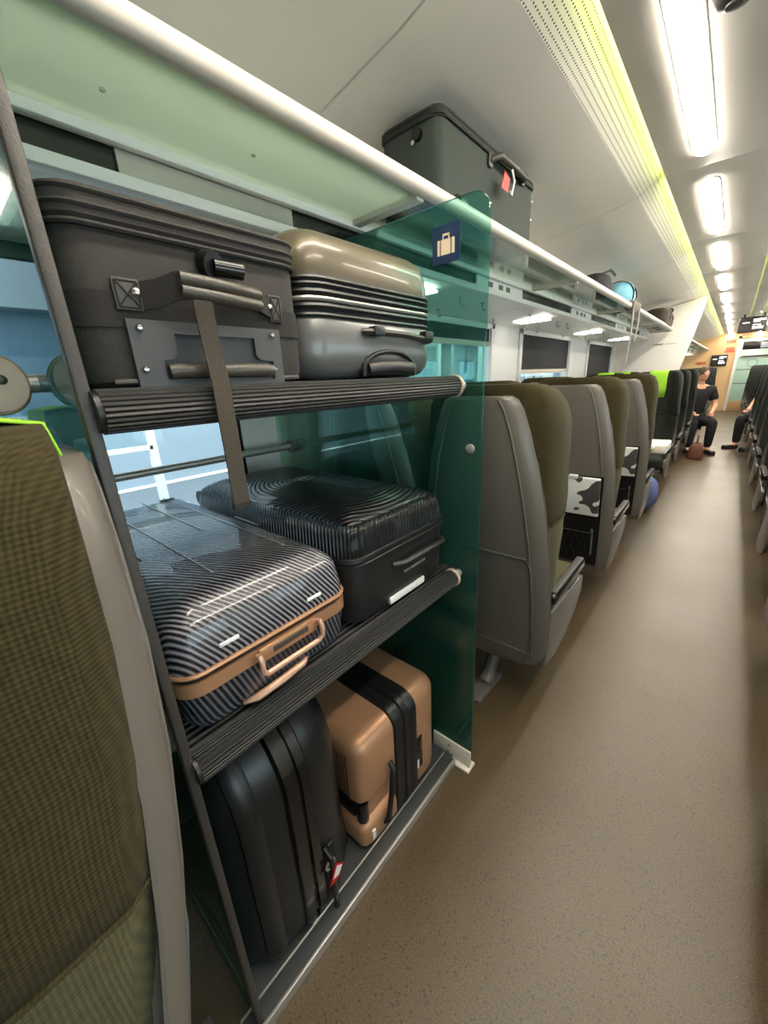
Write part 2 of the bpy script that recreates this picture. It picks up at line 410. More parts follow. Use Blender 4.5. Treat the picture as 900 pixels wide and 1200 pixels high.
while y < YE-.6:
    if y > -.5: lamps.append((y, y+1.12))
    cs.append(y+1.12+.155); y += 1.435
cs = [c for c in cs if c < YE-.3]+[YE]
for y0, y1 in zip(cs, cs[1:]):
    g = .0009
    box('centre_panel', (XL, y0+g, ZC), (.04, y1-g, ZC+.006), 'ceiling_white', ceil, r=.002)
    box('centre_panel', (.055, y0+g, ZC), (.20, y1-g, ZC+.006), 'perforated', ceil, r=.002)
    box('centre_panel', (.215, y0+g, ZC), (XRR, y1-g, ZC+.006), 'ceiling_white', ceil, r=.002)
k = 0
for sgn in (1, -1):
    for i, (y0, y1) in enumerate(lamps):
        if sgn == -1 and y0 < 1: pass
        x = -.268 if sgn == 1 else 2*XC+.268
        L = empty('ceiling_lamp', (x, (y0+y1)/2, ZC-.003))
        where = 'left' if sgn == 1 else 'right'
        od = ['behind the camera', 'behind the camera', 'over the luggage bay', 'nearest and brightest in view', 'second in view', 'third in view', 'fourth in view', 'fifth in view'] 
        j = i+2
        on = ['first', 'second', 'third', 'fourth', 'fifth', 'sixth', 'seventh', 'eighth', 'ninth', 'tenth', 'eleventh', 'twelfth', 'thirteenth', 'fourteenth']
        lab = 'brightest nearest strip lamp in %s ceiling row' % where if j == 3 else ('warm white strip lamp, %s in view in %s ceiling row' % (on[j-3], where) if j > 3 else 'strip lamp in %s ceiling row, %s before the first in view' % (where, on[2-j]))
        tag(L, lab, 'lamp', 'strip lamps in the ceiling')
        h = (y1-y0)/2
        def stadium(w, hh, n=6):
            return [(w*math.cos(t), hh-w+w*math.sin(t)) for t in [math.pi*q/n for q in range(n+1)]]+[(w*math.cos(t), -hh+w+w*math.sin(t)) for t in [math.pi+math.pi*q/n for q in range(n+1)]]
        MB().poly([(a*.5, b, .0) for a, b in stadium(.074, h, 6)], (0, 0, -.008)).build('diffuser', 'lamp_warm', L)
        pts = [(a*.5+(.004 if a > 0 else -.004), b*1.003, .002) for a, b in stadium(.074, h, 6)]
        MB().tube(pts, .004, 6, closed=True).build('rim', 'ceiling_white', L)

# smoke detector above the aisle
q = PZ(846, 0, ZC); d = empty('smoke_detector', (q.x+.03, q.y-.02, ZC), label='round brown smoke detector on the ceiling beside the strip lamp', cat='detector')
MB().lathe([(.05, 0), (.05, -.012), (.035, -.028), (.012, -.032)], 20).build('housing', 'leather', d)
MB().lathe([(.018, -.028), (.018, -.036), (.006, -.038)], 14).build('sensor', 'shell_dark', d)

# ------------------------------------------------------------------ luggage rack along the left wall
def rack(y0, y1, label, near):
    r = empty('luggage_rack', (0, 0, 0), label=label, cat='luggage rack')
    MB().tube([(-.74, y0, 1.85), (-.74, y1, 1.85)], .021, 16).build('front_tube', 'tube_cream', r)
    box('rear_rail', (-1.02, y0, 1.818), (-.995, y1, 1.850), 'rack_white', r, r=.003)
    box('lower_rail', (-1.035, y0, 1.742), (-.99, y1, 1.768), 'rack_white', r, r=.006)
    ys = [y0]; yy = 1.06-1.5*6
    while yy < y1-.3:
        if yy > y0+.3: ys.append(yy)
        yy += 1.5
    ys.append(y1)
    for a, b in zip(ys, ys[1:]):
        box('glass_shelf', (-1.0, a+.012, 1.836), (-.735, b-.012, 1.842), 'frosted_glass' if near and b < 1.2 else 'rack_glass', r, smooth=False)
        f = box('fascia', (-1.032, a, 1.766), (-1.022, b, 1.830), 'black_gloss', r)
        L = b-a
        if near and a < .4 < b: box('display', (-1.023, .39, 1.772), (-1.014, .82, 1.816), 'silver', f); 
        elif not near or a > .9:
            box('display', (-1.023, a+L*.56, 1.770), (-1.014, a+L*.93, 1.817), 'rack_white', f)
            for t in (.64, .72, .78): box('print', (-1.015, a+L*t, 1.782), (-1.0135, a+L*(t+.035), 1.806), 'shell_dark', f)
        u = MB().poly([(-1.035, a+.004, 1.745), (XW+.003, a+.004, 1.722), (XW+.003, a+.004, 1.734), (-1.035, a+.004, 1.757)], (0, b-a-.008, 0)).build('underside_panel', 'rack_white', r, smooth=False)
        box('light_strip', (-1.30, a+L*.30, 1.7215), (-1.08, a+L*.40, 1.7325), 'lamp_rack', r, smooth=False, rot=(0, 0, 0))
        for t in (.12, .2, .5, .58, .66, .74):
            hx = -1.33 if t in (.12, .5, .66) else -1.12
            zb = 1.745-(hx+1.035)*-.0597
            hk = MB().tube([(hx, a+L*t, zb-.002), (hx, a+L*t, zb-.028), (hx+.004, a+L*t, zb-.038), (hx+.014, a+L*t, zb-.042), (hx+.022, a+L*t, zb-.034)], .0035, 8)
            hk.lathe([(.011, -.003), (.011, .003)], 12, Matrix.Translation((hx, a+L*t, zb-.003)))
            hk.build('coat_hook', 'silver', r)
    for a in ys:
        MB().box((-1.0, a-.017, 1.822), (-.745, a+.017, 1.848), .004).build('bracket', 'tube_cream', r)
    if near:
        for t in ((240, 212), (594, 366)):
            p = PZ(t[0]/2, t[1]/2, 1.834); screw(r, (p.x, p.y, 1.8345), 'z', .005)
    return r
rack(YB+.01, 6.90, 'long overhead rack of pale green glass with cream front tube', True)
rack(7.12, YE-.05, 'far overhead rack beyond the white partition', False)

# ------------------------------------------------------------------ white partition
pt = [(XW, 7.0, 0), (-.62, 7.0, 0), (-.60, 7.0, 1.0), (-.585, 7.0, 1.35), (-.50, 7.0, 1.75), (-.42, 7.0, 2.22), (-.55, 7.0, 2.19), (XW, 7.0, 2.02)]
pw = struct(MB().poly(pt, (0, .07, 0), .004).build('wall_partition', 'wall_white'))
for i in range(4): box('print_mark', (-.93+i*.028, 6.996, 1.665), (-.91+i*.028, 6.9995, 1.685), 'brown_print', pw)
box('print_mark', (-.80, 6.997, 1.672), (-.66, 6.9995, 1.676), 'shell_grey', pw)

# ------------------------------------------------------------------ luggage bay
bay = empty('luggage_stand', (XK, .58, 0), label='three level luggage stand between two green glass screens', cat='luggage stand')
def bp(mb, name, material, parent=bay, **k):
    o = mb.build(name, material, None, **k); o.parent = parent; o.matrix_parent_inverse = Matrix.Translation((-XK, -.58, 0)); return o
YL, YR = .12, .952            # the two glass screens
bp(MB().box((XW+.02, YL+.01, .0), (XK-.004, YR-.01, .022)), 'floor_tray', 'bay_dark', smooth=False)
bp(MB().box((XK-.03, YL-.03, 0), (XK+.012, YR-.03, .030), .003), 'kerb', 'bay_dark')
bp(MB().box((XK+.008, YL-.03, .0), (XK+.016, YR-.03, .034), .002), 'kerb_edge', 'silver')
bp(MB().box((XK-.034, YL-.03, .0), (XK-.030, YR-.03, .033), .001), 'kerb_edge', 'silver')
for z in (1.332, .780):
    me = MB().tube([(0, -.385, 0), (0, .385, 0)], .0255, 40)
    o = bp(me, 'shelf_bar', 'ribbed_black'); o.location = (XK, .515, z)
    bp(MB().tube([(XK, .900, z), (XK, .912, z)], .028, 24), 'end_cap', 'tan_plate')
    bp(MB().tube([(XK, .911, z), (XK, YR-.004, z)], .012, 12), 'bar_pin', 'silver')
    bp(MB().tube([(XK, YL+.004, z), (XK, .131, z)], .024, 16), 'bar_pin', 'black_plastic')
    bp(MB().box((XW+.12, YL+.008, z+.008), (XK-.004, YR-.012, z+.0185), .002), 'shelf_deck', 'ribbed_deck')
bp(MB().tube([(-1.32, YL+.004, 1.12), (-1.32, YR-.02, 1.12)], .013, 14), 'rear_rail', 'silver')
bp(MB().tube([(-1.32, YR-.02, 1.12), (-1.32, YR-.004, 1.12)], .024, 20), 'rail_flange', 'shell_dark')
def screen(y, label, ztop, x1=0.0):
    g = empty('glass_screen', (XK, y, 0), label=label, cat='glass screen')
    x0 = XW-XK+.004; r = .045
    pts = [(x0, 0, .012), (x1, 0, .012), (x1, 0, ztop-r)]+[(x1-r+r*math.cos(t), 0, ztop-r+r*math.sin(t)) for t in [R(a) for a in (15, 30, 45, 60, 75, 90)]]+[(x0, 0, ztop)]
    MB().poly([(a, -.005, c) for a, _, c in pts], (0, .01, 0), .0012, 1).build('pane', 'green_glass', g, smooth=False)
    return g
gr = screen(YR, 'tall green glass screen with luggage sticker at the far end of the stand', 1.752, .062)
gl = screen(YL, 'green glass screen right behind the nearest seat back', 1.80)
# dark edge trim of the near screen
MB().box((-.012, -.007, .03), (.006, .007, 1.80), .003).build('edge_trim', 'leather', gl)
# far screen: foot bracket, bolts, sticker
MB().poly([(-.09, -.016, .0), (.066, -.016, .0), (.066, -.016, .085), (-.09, -.016, .085)], (0, .008, 0), .002).build('foot_bracket', 'tube_cream', gr)
MB().box((-.09, -.032, .0), (.07, .018, .012), .003).build('foot_bracket', 'tube_cream', gr)
for p in ((-.02, .06), (-.025, .03)): screw(gr, (p[0], -.016, p[1]), 'y', .005, material='shell_dark').rotation_euler = (0, 0, 0)
p = PY(551, 526, YR-.006)
mx = Matrix.Translation((p.x-XK, -.006, p.z)) @ Matrix.Rotation(R(90), 4, 'X')
MB().lathe([(.013, -.002), (.013, .004), (.008, .007)], 18, mx).build('bolt', 'silver', gr)
a, b = PY(507, 268, YR-.006), PY(539, 304, YR-.006)
c = (a+b)/2; hw = abs(b.x-a.x)/2*1.0; hh = abs(a.z-b.z)/2
st = MB().box((c.x-XK-hw, -.0068, c.z-hh), (c.x-XK+hw, -.0052, c.z+hh), 0).build('sticker', 'sticker_blue', gr)
bv = st.modifiers.new('round', 'BEVEL'); bv.width = .01; bv.segments = 3; bv.affect = 'VERTICES'
sx, sz = c.x-XK, c.z
def icon(x0, x1, z0, z1, mname='sticker_cream', y=-.0074): box('luggage_symbol', (sx+x0*hw, y, sz+z0*hh), (sx+x1*hw, y+.0008, sz+z1*hh), mname, st)
icon(-.62, .62, -.55, .25); icon(-.25, -.17, .2, .5); icon(.17, .25, .2, .5); icon(-.25, .25, .42, .54)
icon(-.42, -.36, -.56, .26, 'sticker_blue', -.0080); icon(.36, .42, -.56, .26, 'sticker_blue', -.0080)
# pale grab plate on the near screen, camera side
gp = empty('grab_plate', (-.72, .026, 1.370), label='tan round-ended plate with two screws behind the nearest seat', cat='bracket')
def plate(x, th, grow): 
    pts = [(x, -.10, -.036-grow)]+[(x, .045+(.032+grow)*math.cos(t), (.036+grow)*math.sin(t)) for t in [R(-90+15*k) for k in range(13)]]+[(x, -.10, .036+grow)]
    return MB().poly(pts, (th, 0, 0), .002, 1)
plate(0, .014, 0).build('plate', 'tan_plate', gp); plate(-.008, .008, .003).build('rim', 'gold_rim', gp)
for yy in (.0, .05): screw(gp, (.0145, yy, .005), 'x', .006, material='leather')
MB().tube([(-.01, .06, 0), (-.01, .0885, 0)], .012, 12).build('stub', 'silver', gp)

# ------------------------------------------------------------------ suitcases
def rrect(sx, sy, r, z, n=5, ox=0, oy=0):
    pts = []
    for cx, cy, a0 in ((sx/2-r, sy/2-r, 0), (-sx/2+r, sy/2-r, 90), (-sx/2+r, -sy/2+r, 180), (sx/2-r, -sy/2+r, 270)):
        for k in range(n+1):
            t = R(a0+90*k/n); pts.append((ox+cx+r*math.cos(t), oy+cy+r*math.sin(t), z))
    return pts
def shell(sx, sy, r, levels):
    """lofted rounded-rectangle body, levels = (z, inset)"""
    return MB().loft([rrect(sx-2*i, sy-2*i, max(r-i*.6, .012), z) for z, i in levels])
class Case:
    def __init__(s, name, x0, x1, y0, y1, z0, label):
        s.c = Vector(((x0+x1)/2, (y0+y1)/2, z0)); s.sx, s.sy = x1-x0, y1-y0; s.xf = x1
        s.o = empty(name, s.c, label=label, cat='suitcase', group=None)
    def L(s, px, py, out=0.0, x=None):       # pixel on the front plane (aisle side) to local coordinates
        p = PX(px, py, (s.xf if x is None else x)+out); return p-s.c

# A: black soft suitcase
A = Case('soft_suitcase', -1.25, -.552, .136, .445, 1.3585, 'large black fabric suitcase with hanging strap on the upper shelf'); o = A.o; fx = A.sx/2
shell(A.sx, A.sy, .03, [(0, .012), (.006, .003), (.02, 0), (.164, 0), (.168, .002)]).build('body', 'soft_black', o)
lid = shell(A.sx, A.sy, .03, [(.169, .001), (.174, -.004), (.194, -.004), (.204, .004), (.211, .02), (.215, .06)]).build('lid', 'soft_black', o)
for z in (.166, .183, .197):
    MB().tube([(x, y, z) for x, y, _ in rrect(A.sx+.007, A.sy+.007, .033, 0)], .0032, 6, closed=True).build('piping', 'zip_black', lid)
box('bottom_binding', (fx-.004, -A.sy/2+.02, .003), (fx+.003, A.sy/2-.02, .009), 'leather_grip', o, r=.002)
a, b = A.L(100, 322), A.L(100, 366); bz0, bz1 = .066, .103
MB().loft([rrect(A.sx+.0044, A.sy+.0044, .032, z) for z in (bz0, bz1)]).build('belt_band', 'soft_band', o)
def patch(c0, c1):
    p, q = A.L(*c0), A.L(*c1); y0, y1, z0, z1 = min(p.y, q.y), max(p.y, q.y), min(p.z, q.z), max(p.z, q.z)
    w = MB().box((fx+.002, y0, z0), (fx+.006, y1, z1), .0015).build('leather_patch', 'leather', o)
    m = MB()
    for (ya, za, yb, zb) in ((y0, z0, y1, z1), (y0, z1, y1, z0), (y0, z0, y1, z0), (y0, z1, y1, z1), (y0, z0, y0, z1), (y1, z0, y1, z1)):
        k = .003; f = lambda v, lo, hi: min(max(v, lo+k), hi-k)
        m.tube([(fx+.006, f(ya, y0, y1), f(za, z0, z1)), (fx+.006, f(yb, y0, y1), f(zb, z0, z1))], .0011, 5)
    m.build('stitching', 'soft_band', w)
    return (y0+y1)/2, (z0+z1)/2, y0, y1
pl = patch((126, 324), (168, 366)); pr = patch((311, 346), (329, 379))
p = A.L(158, 344); screw(o, (fx+.006, p.y, p.z), 'x', .0055, 'rivet'); p = A.L(313, 361); screw(o, (fx+.006, p.y, p.z), 'x', .005, 'rivet')
h0, h1 = A.L(211, 333, .038), A.L(303, 352, .022); 
for dz in (.0068, -.0068):
    path = [h0+(h1-h0)*t+Vector((.010*math.sin(math.pi*t), 0, dz-.002*math.sin(math.pi*t))) for t in [k/8 for k in range(9)]]
    MB().tube(path, .0078, 10).build('grip', 'leather_grip', o)
MB().ribbon([(fx+.004, pl[3], pl[1]), (fx+.016, pl[3]+.014, pl[1]+.002), tuple(h0+Vector((-.008, 0, 0))), tuple(h0+Vector((0, .012, 0)))], (0, 0, 1), .030, .003).build('grip_loop', 'soft_band', o)
MB().ribbon([tuple(h1+Vector((0, -.01, 0))), tuple(h1+Vector((-.006, .004, 0))), (fx+.004, pr[2]+.002, pr[1])], (0, 0, 1), .026, .003).build('grip_loop', 'soft_band', o)
c0, c1 = A.L(250, 313, .012), A.L(284, 319, .02)
MB().tube([c0, c1], .0105, 16).build('buckle_roller', 'black_gloss', o)
MB().tube([c0+Vector((-.012, -.004, .006)), c0+Vector((.002, 0, .002))], .016, 16).build('buckle_loop', 'black_plastic', o)
# pull-handle plate with T shaped opening
P = [A.L(*q, out=.004) for q in ((151, 374), (329, 387), (329, 454), (160, 460))]
y0 = (P[0].y+P[3].y)/2; y1 = (P[1].y+P[2].y)/2; z1 = (P[0].z+P[1].z)/2; z0 = max((P[2].z+P[3].z)/2, -.004)
ct, cb = A.L(197, 391), A.L(190, 425); cr = A.L(297, 397); crb = A.L(317, 425); bot = A.L(250, 447)
ya, yb, yc, yd = cb.y, ct.y+.004, cr.y-.004, crb.y; zm = cb.z+.004; zt = ct.z-.001; zb = bot.z+.001
def ring_plate(outer, inner, x0, x1):
    m = MB(); n = len(outer)
    for x in (x0, x1):
        pass
    bm = m.bm; V = {}
    for nm, pts in (('o', outer), ('i', inner)):
        for x in (x0, x1): V[nm, x] = [bm.verts.new((x, q[0], q[1])) for q in pts]
    for k in range(n):
        j = (k+1) % n
        bm.faces.new((V['o', x1][k], V['o', x1][j], V['i', x1][j], V['i', x1][k])); bm.faces.new((V['o', x0][k], V['i', x0][k], V['i', x0][j], V['o', x0][j]))
        bm.faces.new((V['o', x0][k], V['o', x0][j], V['o', x1][j], V['o', x1][k])); bm.faces.new((V['i', x0][k], V['i', x1][k], V['i', x1][j], V['i', x0][j]))
    return m
inner = [(yb, zt), (yc, zt), (yc, zm+.006), (yc+.006, zm), (yd, zm-.002), (yd, zb), (ya, zb), (ya, zm-.002), (yb-.006, zm), (yb, zm+.006)]
outer = [(y0, z1), (y1, z1), (y1, z1*.7+z0*.3), (y1, (z0+z1)/2), (y1, z1*.25+z0*.75), (y1, z0), (y0, z0), (y0, z1*.25+z0*.75), (y0, (z0+z1)/2), (y0, z1*.7+z0*.3)]
pt_ = ring_plate(outer, inner, fx+.002, fx+.008).build('handle_plate', 'plate_grey', o, angle=30)
box('handle_recess', (fx+.0005, ya, zb), (fx+.0025, yd, zt), 'plate_inner', pt_)
MB().tube([(fx+.007, ya+.006, zb+.012), (fx+.011, ya+.016, zb+.013), (fx+.011, yd-.016, zb+.013), (fx+.007, yd-.005, zb+.012)], .0095, 12).build('pull_grip', 'leather_grip', pt_)
for q in ((163, 384), (318, 393), (171, 433), (322, 433)):
    p = A.L(*q, out=.008); screw(pt_, (fx+.008, p.y, p.z), 'x', .0045)
q = [A.L(237, 352, .047), A.L(240, 368, .045), A.L(248, 405, .04), A.L(259, 450, .045), A.L(266, 490, .05), A.L(275, 540, .048), A.L(284, 592, .046)]
MB().ribbon(q, (0, 1, 0), .024, .0025).build('hanging_strap', 'strap', o)
box('strap_end', q[-1]+Vector((-.003, -.013, -.003)), q[-1]+Vector((.003, .013, .004)), 'soft_band', o)

# B: grey hard-shell case
B = Case('hardshell_suitcase', -1.22, -.562, .455, .857, 1.3585, 'grey and bronze hard-shell suitcase with double zip on the upper shelf'); o = B.o; fx = B.sx/2
shell(B.sx, B.sy, .055, [(0, .04), (.008, .016), (.022, .005), (.045, 0), (.100, 0), (.105, .003)]).build('lower_shell', 'grey_pc', o)
up_ = shell(B.sx, B.sy, .06, [(.168, .001), (.174, 0), (.206, .004), (.232, .014), (.246, .034), (.252, .07)]).build('upper_shell', 'bronze_pc', o)
MB().loft([rrect(B.sx-.008, B.sy-.008, .055, z) for z in (.103, .170)]).build('expansion_band', 'zip_black', o)
for z, r_ in ((.108, .004), (.122, .005), (.134, .004), (.144, .005), (.156, .004), (.165, .004)):
    MB().tube([(x, y, z) for x, y, _ in rrect(B.sx-.002, B.sy-.002, .055, 0)], r_, 6, closed=True).build('zip_track', 'black_plastic' if z != .134 else 'silver', o)
for yy in (-.14, .0, .14): MB().tube([(-B.sx*.3, yy, .2525), (fx-.08, yy, .2525)], .003, 6).build('ridge', 'bronze_pc', up_)
a, b = B.L(425, 385), B.L(502, 402)
MB().tube([(fx-.002, a.y, a.z-.005), (fx+.012, a.y+.012, a.z-.006), (fx+.014, (a.y+b.y)/2, (a.z+b.z)/2+.002), (fx+.012, b.y-.012, b.z+.004), (fx-.002, b.y, b.z+.004)], .009, 10, flat=(1, .7)).build('side_handle', 'leather', o)
for t in (.12, .88): MB().box((fx+.004, a.y+(b.y-a.y)*t-.016, a.z-.014), (fx+.023, a.y+(b.y-a.y)*t+.016, a.z+.004), .003).build('handle_mount', 'black_plastic', o)
yc = B.L(458, 430).y
pts = [(fx-.004, yc+.085*math.cos(t)*(.96 if abs(math.cos(t)) < .9 else 1), .004+.048*max(0, math.sin(t))**.6) for t in [R(180-15*k) for k in range(13)]]
MB().tube([Vector(p)+Vector((.004, 0, 0)) for p in pts], .005, 8).build('recess_rim', 'black_plastic', o)
MB().box((fx-.02, yc-.080, .004), (fx+.0012, yc+.080, .044), .006).build('wheel_recess', 'black_plastic', o)
MB().tube([(fx+.002, yc-.07, .018), (fx+.012, yc-.055, .02), (fx+.013, yc, .022), (fx+.012, yc+.055, .02), (fx+.002, yc+.07, .018)], .0115, 10).build('carry_grip', 'leather', o)

# C: striped hard case with copper frame
C_ = Case('striped_suitcase', -1.30, -.545, .136, .492, .8055, 'dark striped hard suitcase with copper frame on the middle shelf'); o = C_.o; fx = C_.sx/2
shell(C_.sx, C_.sy, .04, [(0, .045), (.008, .02), (.03, .008), (.085, .002), (.090, .001)]).build('lower_shell', 'stripe_low', o)
us = shell(C_.sx, C_.sy, .04, [(.130, .001), (.14, 0), (.195, .010), (.205, .016), (.226, .040), (.232, .052), (.236, .08)]).build('upper_shell', 'stripe_shell', o)
MB().loft([rrect(C_.sx+.004, C_.sy+.004, .042, z) for z in (.090, .0925, .113, .115)]).build('frame_band', 'copper', o)
MB().loft([rrect(C_.sx-.004, C_.sy-.004, .04, z) for z in (.114, .124)]).build('frame_gasket', 'black_plastic', o)
MB().tube([(x, y, .1275) for x, y, _ in rrect(C_.sx+.002, C_.sy+.002, .042, 0)], .0038, 6, closed=True).build('frame_bead', 'copper', o)
for yy, xa, xb in ((-.115, -.30, .10), (-.055, -.34, .28), (.035, -.34, .05), (.095, -.34, .28)):
    MB().box((xa, yy-.002, .2345), (xb, yy+.002, .238), .0008, 1).build('ridge', 'silver', us)
for q in ((270, 752), (369, 700)):
    p = C_.L(*q); MB().box((fx-.012, p.y-.017, p.z-.003), (fx-.001, p.y+.017, p.z+.004), .001).build('vent_mark', 'white_tag', us)
for q in ((205, 590), (270, 577)):
    p = PZ(*q, .8055+.236)-C_.c; MB().box((-fx+.06, p.y-.02, .2355), (-fx+.075, p.y+.02, .2395), .001).build('clasp', 'black_plastic', us)
a, b = C_.L(302, 783), C_.L(371, 742); yy0, yy1, zc = a.y, b.y, .100
MB().box((fx+.0, yy0+.004, .088), (fx+.010, yy1-.004, .116), .003).build('lock_plate', 'copper', o)
MB().box((fx+.009, yy0+.030, .098), (fx+.0115, yy1-.025, .110), .001).build('lock_slot', 'leather_grip', o)
MB().tube([(fx+.006, yy0, .106), (fx+.016, yy0, .108), (fx+.020, yy0, .100), (fx+.020, yy0, .078), (fx+.018, yy0+.010, .070), (fx+.018, yy1-.010, .070), (fx+.020, yy1, .078), (fx+.020, yy1, .100), (fx+.016, yy1, .108), (fx+.006, yy1, .106)], .0052, 8).build('carry_handle', 'copper_pink', o)
a, b = C_.L(293, 833), C_.L(368, 790)
MB().tube([(fx-.018, a.y, .012), (fx-.004, a.y+.02, .018), (fx-.001, (a.y+b.y)/2, .022), (fx-.004, b.y-.02, .024), (fx-.018, b.y, .022)], [.005, .009, .010, .009, .005], 10, flat=(1, .8)).build('foot_trim', 'copper_pink', o)
MB().tube([(-fx-.012, -.10, .15), (-fx-.012, .12, .15)], .012, 10).build('rear_handle', 'shell_dark', o)

# D: black hard case with concentric rings on the lid
D = Case('ringed_suitcase', -1.29, -.552, .505, .898, .8055, 'black hard suitcase with concentric rings on its lid, middle shelf'); o = D.o; fx = D.sx/2
shell(D.sx, D.sy, .045, [(0, .03), (.01, .012), (.03, .006), (.148, .002), (.150, .002)]).build('lower_shell', 'black_case_satin', o)
MB().loft([rrect(D.sx+i, D.sy+i, .05, z) for z, i in ((.150, .0), (.152, .008), (.162, .008), (.164, .002), (.168, .002), (.170, .008), (.178, .006), (.180, .0))]).build('zip_band', 'black_plastic', o)
shell(D.sx, D.sy, .05, [(.180, .0), (.185, .0), (.226, .008), (.240, .016), (.246, .026)]).build('upper_shell', 'rib_shell', o)
lid = MB().loft([rrect(D.sx-2*i, D.sy-2*i, max(.05-i*.4, .012), z) for z, i in ((.240, .024), (.250, .030), (.262, .06), (.270, .10), (.274, .15))]).build('lid_panel', 'ring_shell', o)
MB().lathe([(.030, .0), (.030, .003), (.026, .004)], 28, Matrix.Translation((-.02, 0, .2735)) @ Matrix.Diagonal((.8, 1, 1, 1))).build('badge', 'black_plastic', lid)
MB().tube([(-.02+.024*math.cos(t), .030*math.sin(t), .2775) for t in [R(15*k) for k in range(24)]], .0012, 5, closed=True).build('badge_ring', 'silver', lid)
for i in range(6): box('badge_letter', (-.024, -.018+i*.006, .2772), (-.017, -.0145+i*.006, .2782), 'white_tag', lid)
a, b = D.L(462, 662), D.L(517, 630)
MB().tube([(fx-.004, a.y, a.z), (fx+.016, a.y+.02, a.z+.004), (fx+.020, (a.y+b.y)/2, (a.z+b.z)/2+.006), (fx+.016, b.y-.02, b.z+.002), (fx-.004, b.y, b.z)], .010, 10, flat=(1, .7)).build('side_handle', 'black_case_satin', o)
a, b = D.L(475, 668), D.L(500, 652)
for i in range(9): box('logo_letter', (fx-.006, a.y+(b.y-a.y)*i/9, a.z-.008), (fx-.0018, a.y+(b.y-a.y)*(i+.6)/9, a.z-.002), 'silver', o)
a, b = D.L(459, 716), D.L(498, 689)
MB().box((fx-.01, a.y, .012), (fx-.001, b.y, .030), .002).build('white_label', 'white_tag', o)
a = D.L(311, 585)
MB().box((-.10, -D.sy/2-.004, .192), (.02, -D.sy/2+.002, .198), .001).build('side_trim', 'silver', o)
MB().tube([(-fx-.012, -.17, .20), (-fx-.012, -.145, .20)], .025, 16).build('wheel', 'black_plastic', o)

# E: big black case standing on the bay floor; thickness runs along the car
E_ = Case('black_suitcase', -.98, -.575, .138, .470, .0225, 'scuffed black hard suitcase standing on the floor of the luggage stand'); o = E_.o; fx = E_.sx/2; Hh = .655
def side_shell(sx, H, r, levels, seg=7):
    """outline in x/z (rounded), lofted along y; levels=(y, inset)"""
    loops = []
    for y, i in levels:
        pts = []
        for cx, cz, a0, rr in ((sx/2-r, H-r, 0, r), (-sx/2+r, H-r, 90, r), (-sx/2+.05, .05, 180, .05), (sx/2-.05, .05, 270, .05)):
            for k in range(seg+1):
                t = R(a0+90*k/seg); rq = max(rr-i, .006); pts.append((cx+rq*math.cos(t), y, cz+rq*math.sin(t)))
        loops.append(pts)
    return MB().loft(loops)
ym = .012
side_shell(E_.sx, Hh, .185, [(-E_.sy/2, .10), (-E_.sy/2+.006, .075), (-E_.sy/2+.03, .035), (-E_.sy/2+.07, .012), (ym-.045, .003), (ym-.035, .003), (ym-.034, .008)]).build('shell', 'black_case', o)
side_shell(E_.sx, Hh, .185, [(ym+.034, .008), (ym+.035, .002), (ym+.045, .002), (E_.sy/2-.06, .008), (E_.sy/2-.025, .03), (E_.sy/2-.006, .065), (E_.sy/2, .09)]).build('shell', 'black_case', o)
side_shell(E_.sx, Hh, .185, [(ym-.036, .0), (ym-.030, -.008), (ym-.008, -.008), (ym-.006, .001), (ym+.006, .001), (ym+.008, -.008), (ym+.030, -.008), (ym+.036, .0)]).build('frame_band', 'black_gloss', o)
side_shell(E_.sx, Hh, .185, [(-E_.sy/2+.045, .014), (-E_.sy/2+.06, .004), (-E_.sy/2+.075, .001), (-E_.sy/2+.09, .006)]).build('shell_rib', 'black_case', o)
lt = PZ(288, 910, Hh+.03)-E_.c
MB().box((.035, ym-.045, Hh+.0), (.085, ym-.012, Hh+.022), .005).build('latch', 'black_gloss', o)
MB().box((.05, ym-.05, Hh+.012), (.062, ym+.01, Hh+.028), .004).build('latch_lever', 'black_gloss', o)
a, b = E_.L(366, 1012), E_.L(402, 1066)
hz = (a.z+b.z)/2; hy = (a.y+b.y)/2
box('handle_recess', (fx-.004, a.y, b.z+.004), (fx+.0022, b.y, a.z), 'black_plastic', o, r=.003)
MB().tube([(fx-.002, hy+.005, a.z+.003), (fx+.018, hy+.006, a.z-.010), (fx+.021, hy+.006, hz), (fx+.018, hy+.006, b.z+.014), (fx-.002, hy+.005, b.z+.002)], .008, 10).build('side_handle', 'black_gloss', o)
p = E_.L(393, 1022, .026)
MB().poly([(0, -.022, -.026), (0, .006, -.030), (0, .026, .004), (0, .004, .028)], (.002, 0, 0), mx=Matrix.Translation(p)).build('luggage_tag', 'red_tag', o, smooth=False)
MB().poly([(0, -.010, -.012), (0, .008, -.016), (0, .022, .003), (0, .006, .020)], (.001, 0, 0), mx=Matrix.Translation(p+Vector((.0022, 0, 0)))).build('tag_paper', 'white_tag', o, smooth=False)
MB().tube([p+Vector((-.008, -.006, .030))+Vector((0, .014*math.cos(t), .012*math.sin(t))) for t in [R(30*k) for k in range(12)]], .003, 6, closed=True).build('tag_loop', 'strap_grey', o)
p = E_.L(371, 1084, .003); box('sticker', p+Vector((-.003, -.008, -.014)), p+Vector((.0005, .008, .014)), 'white_tag', o)

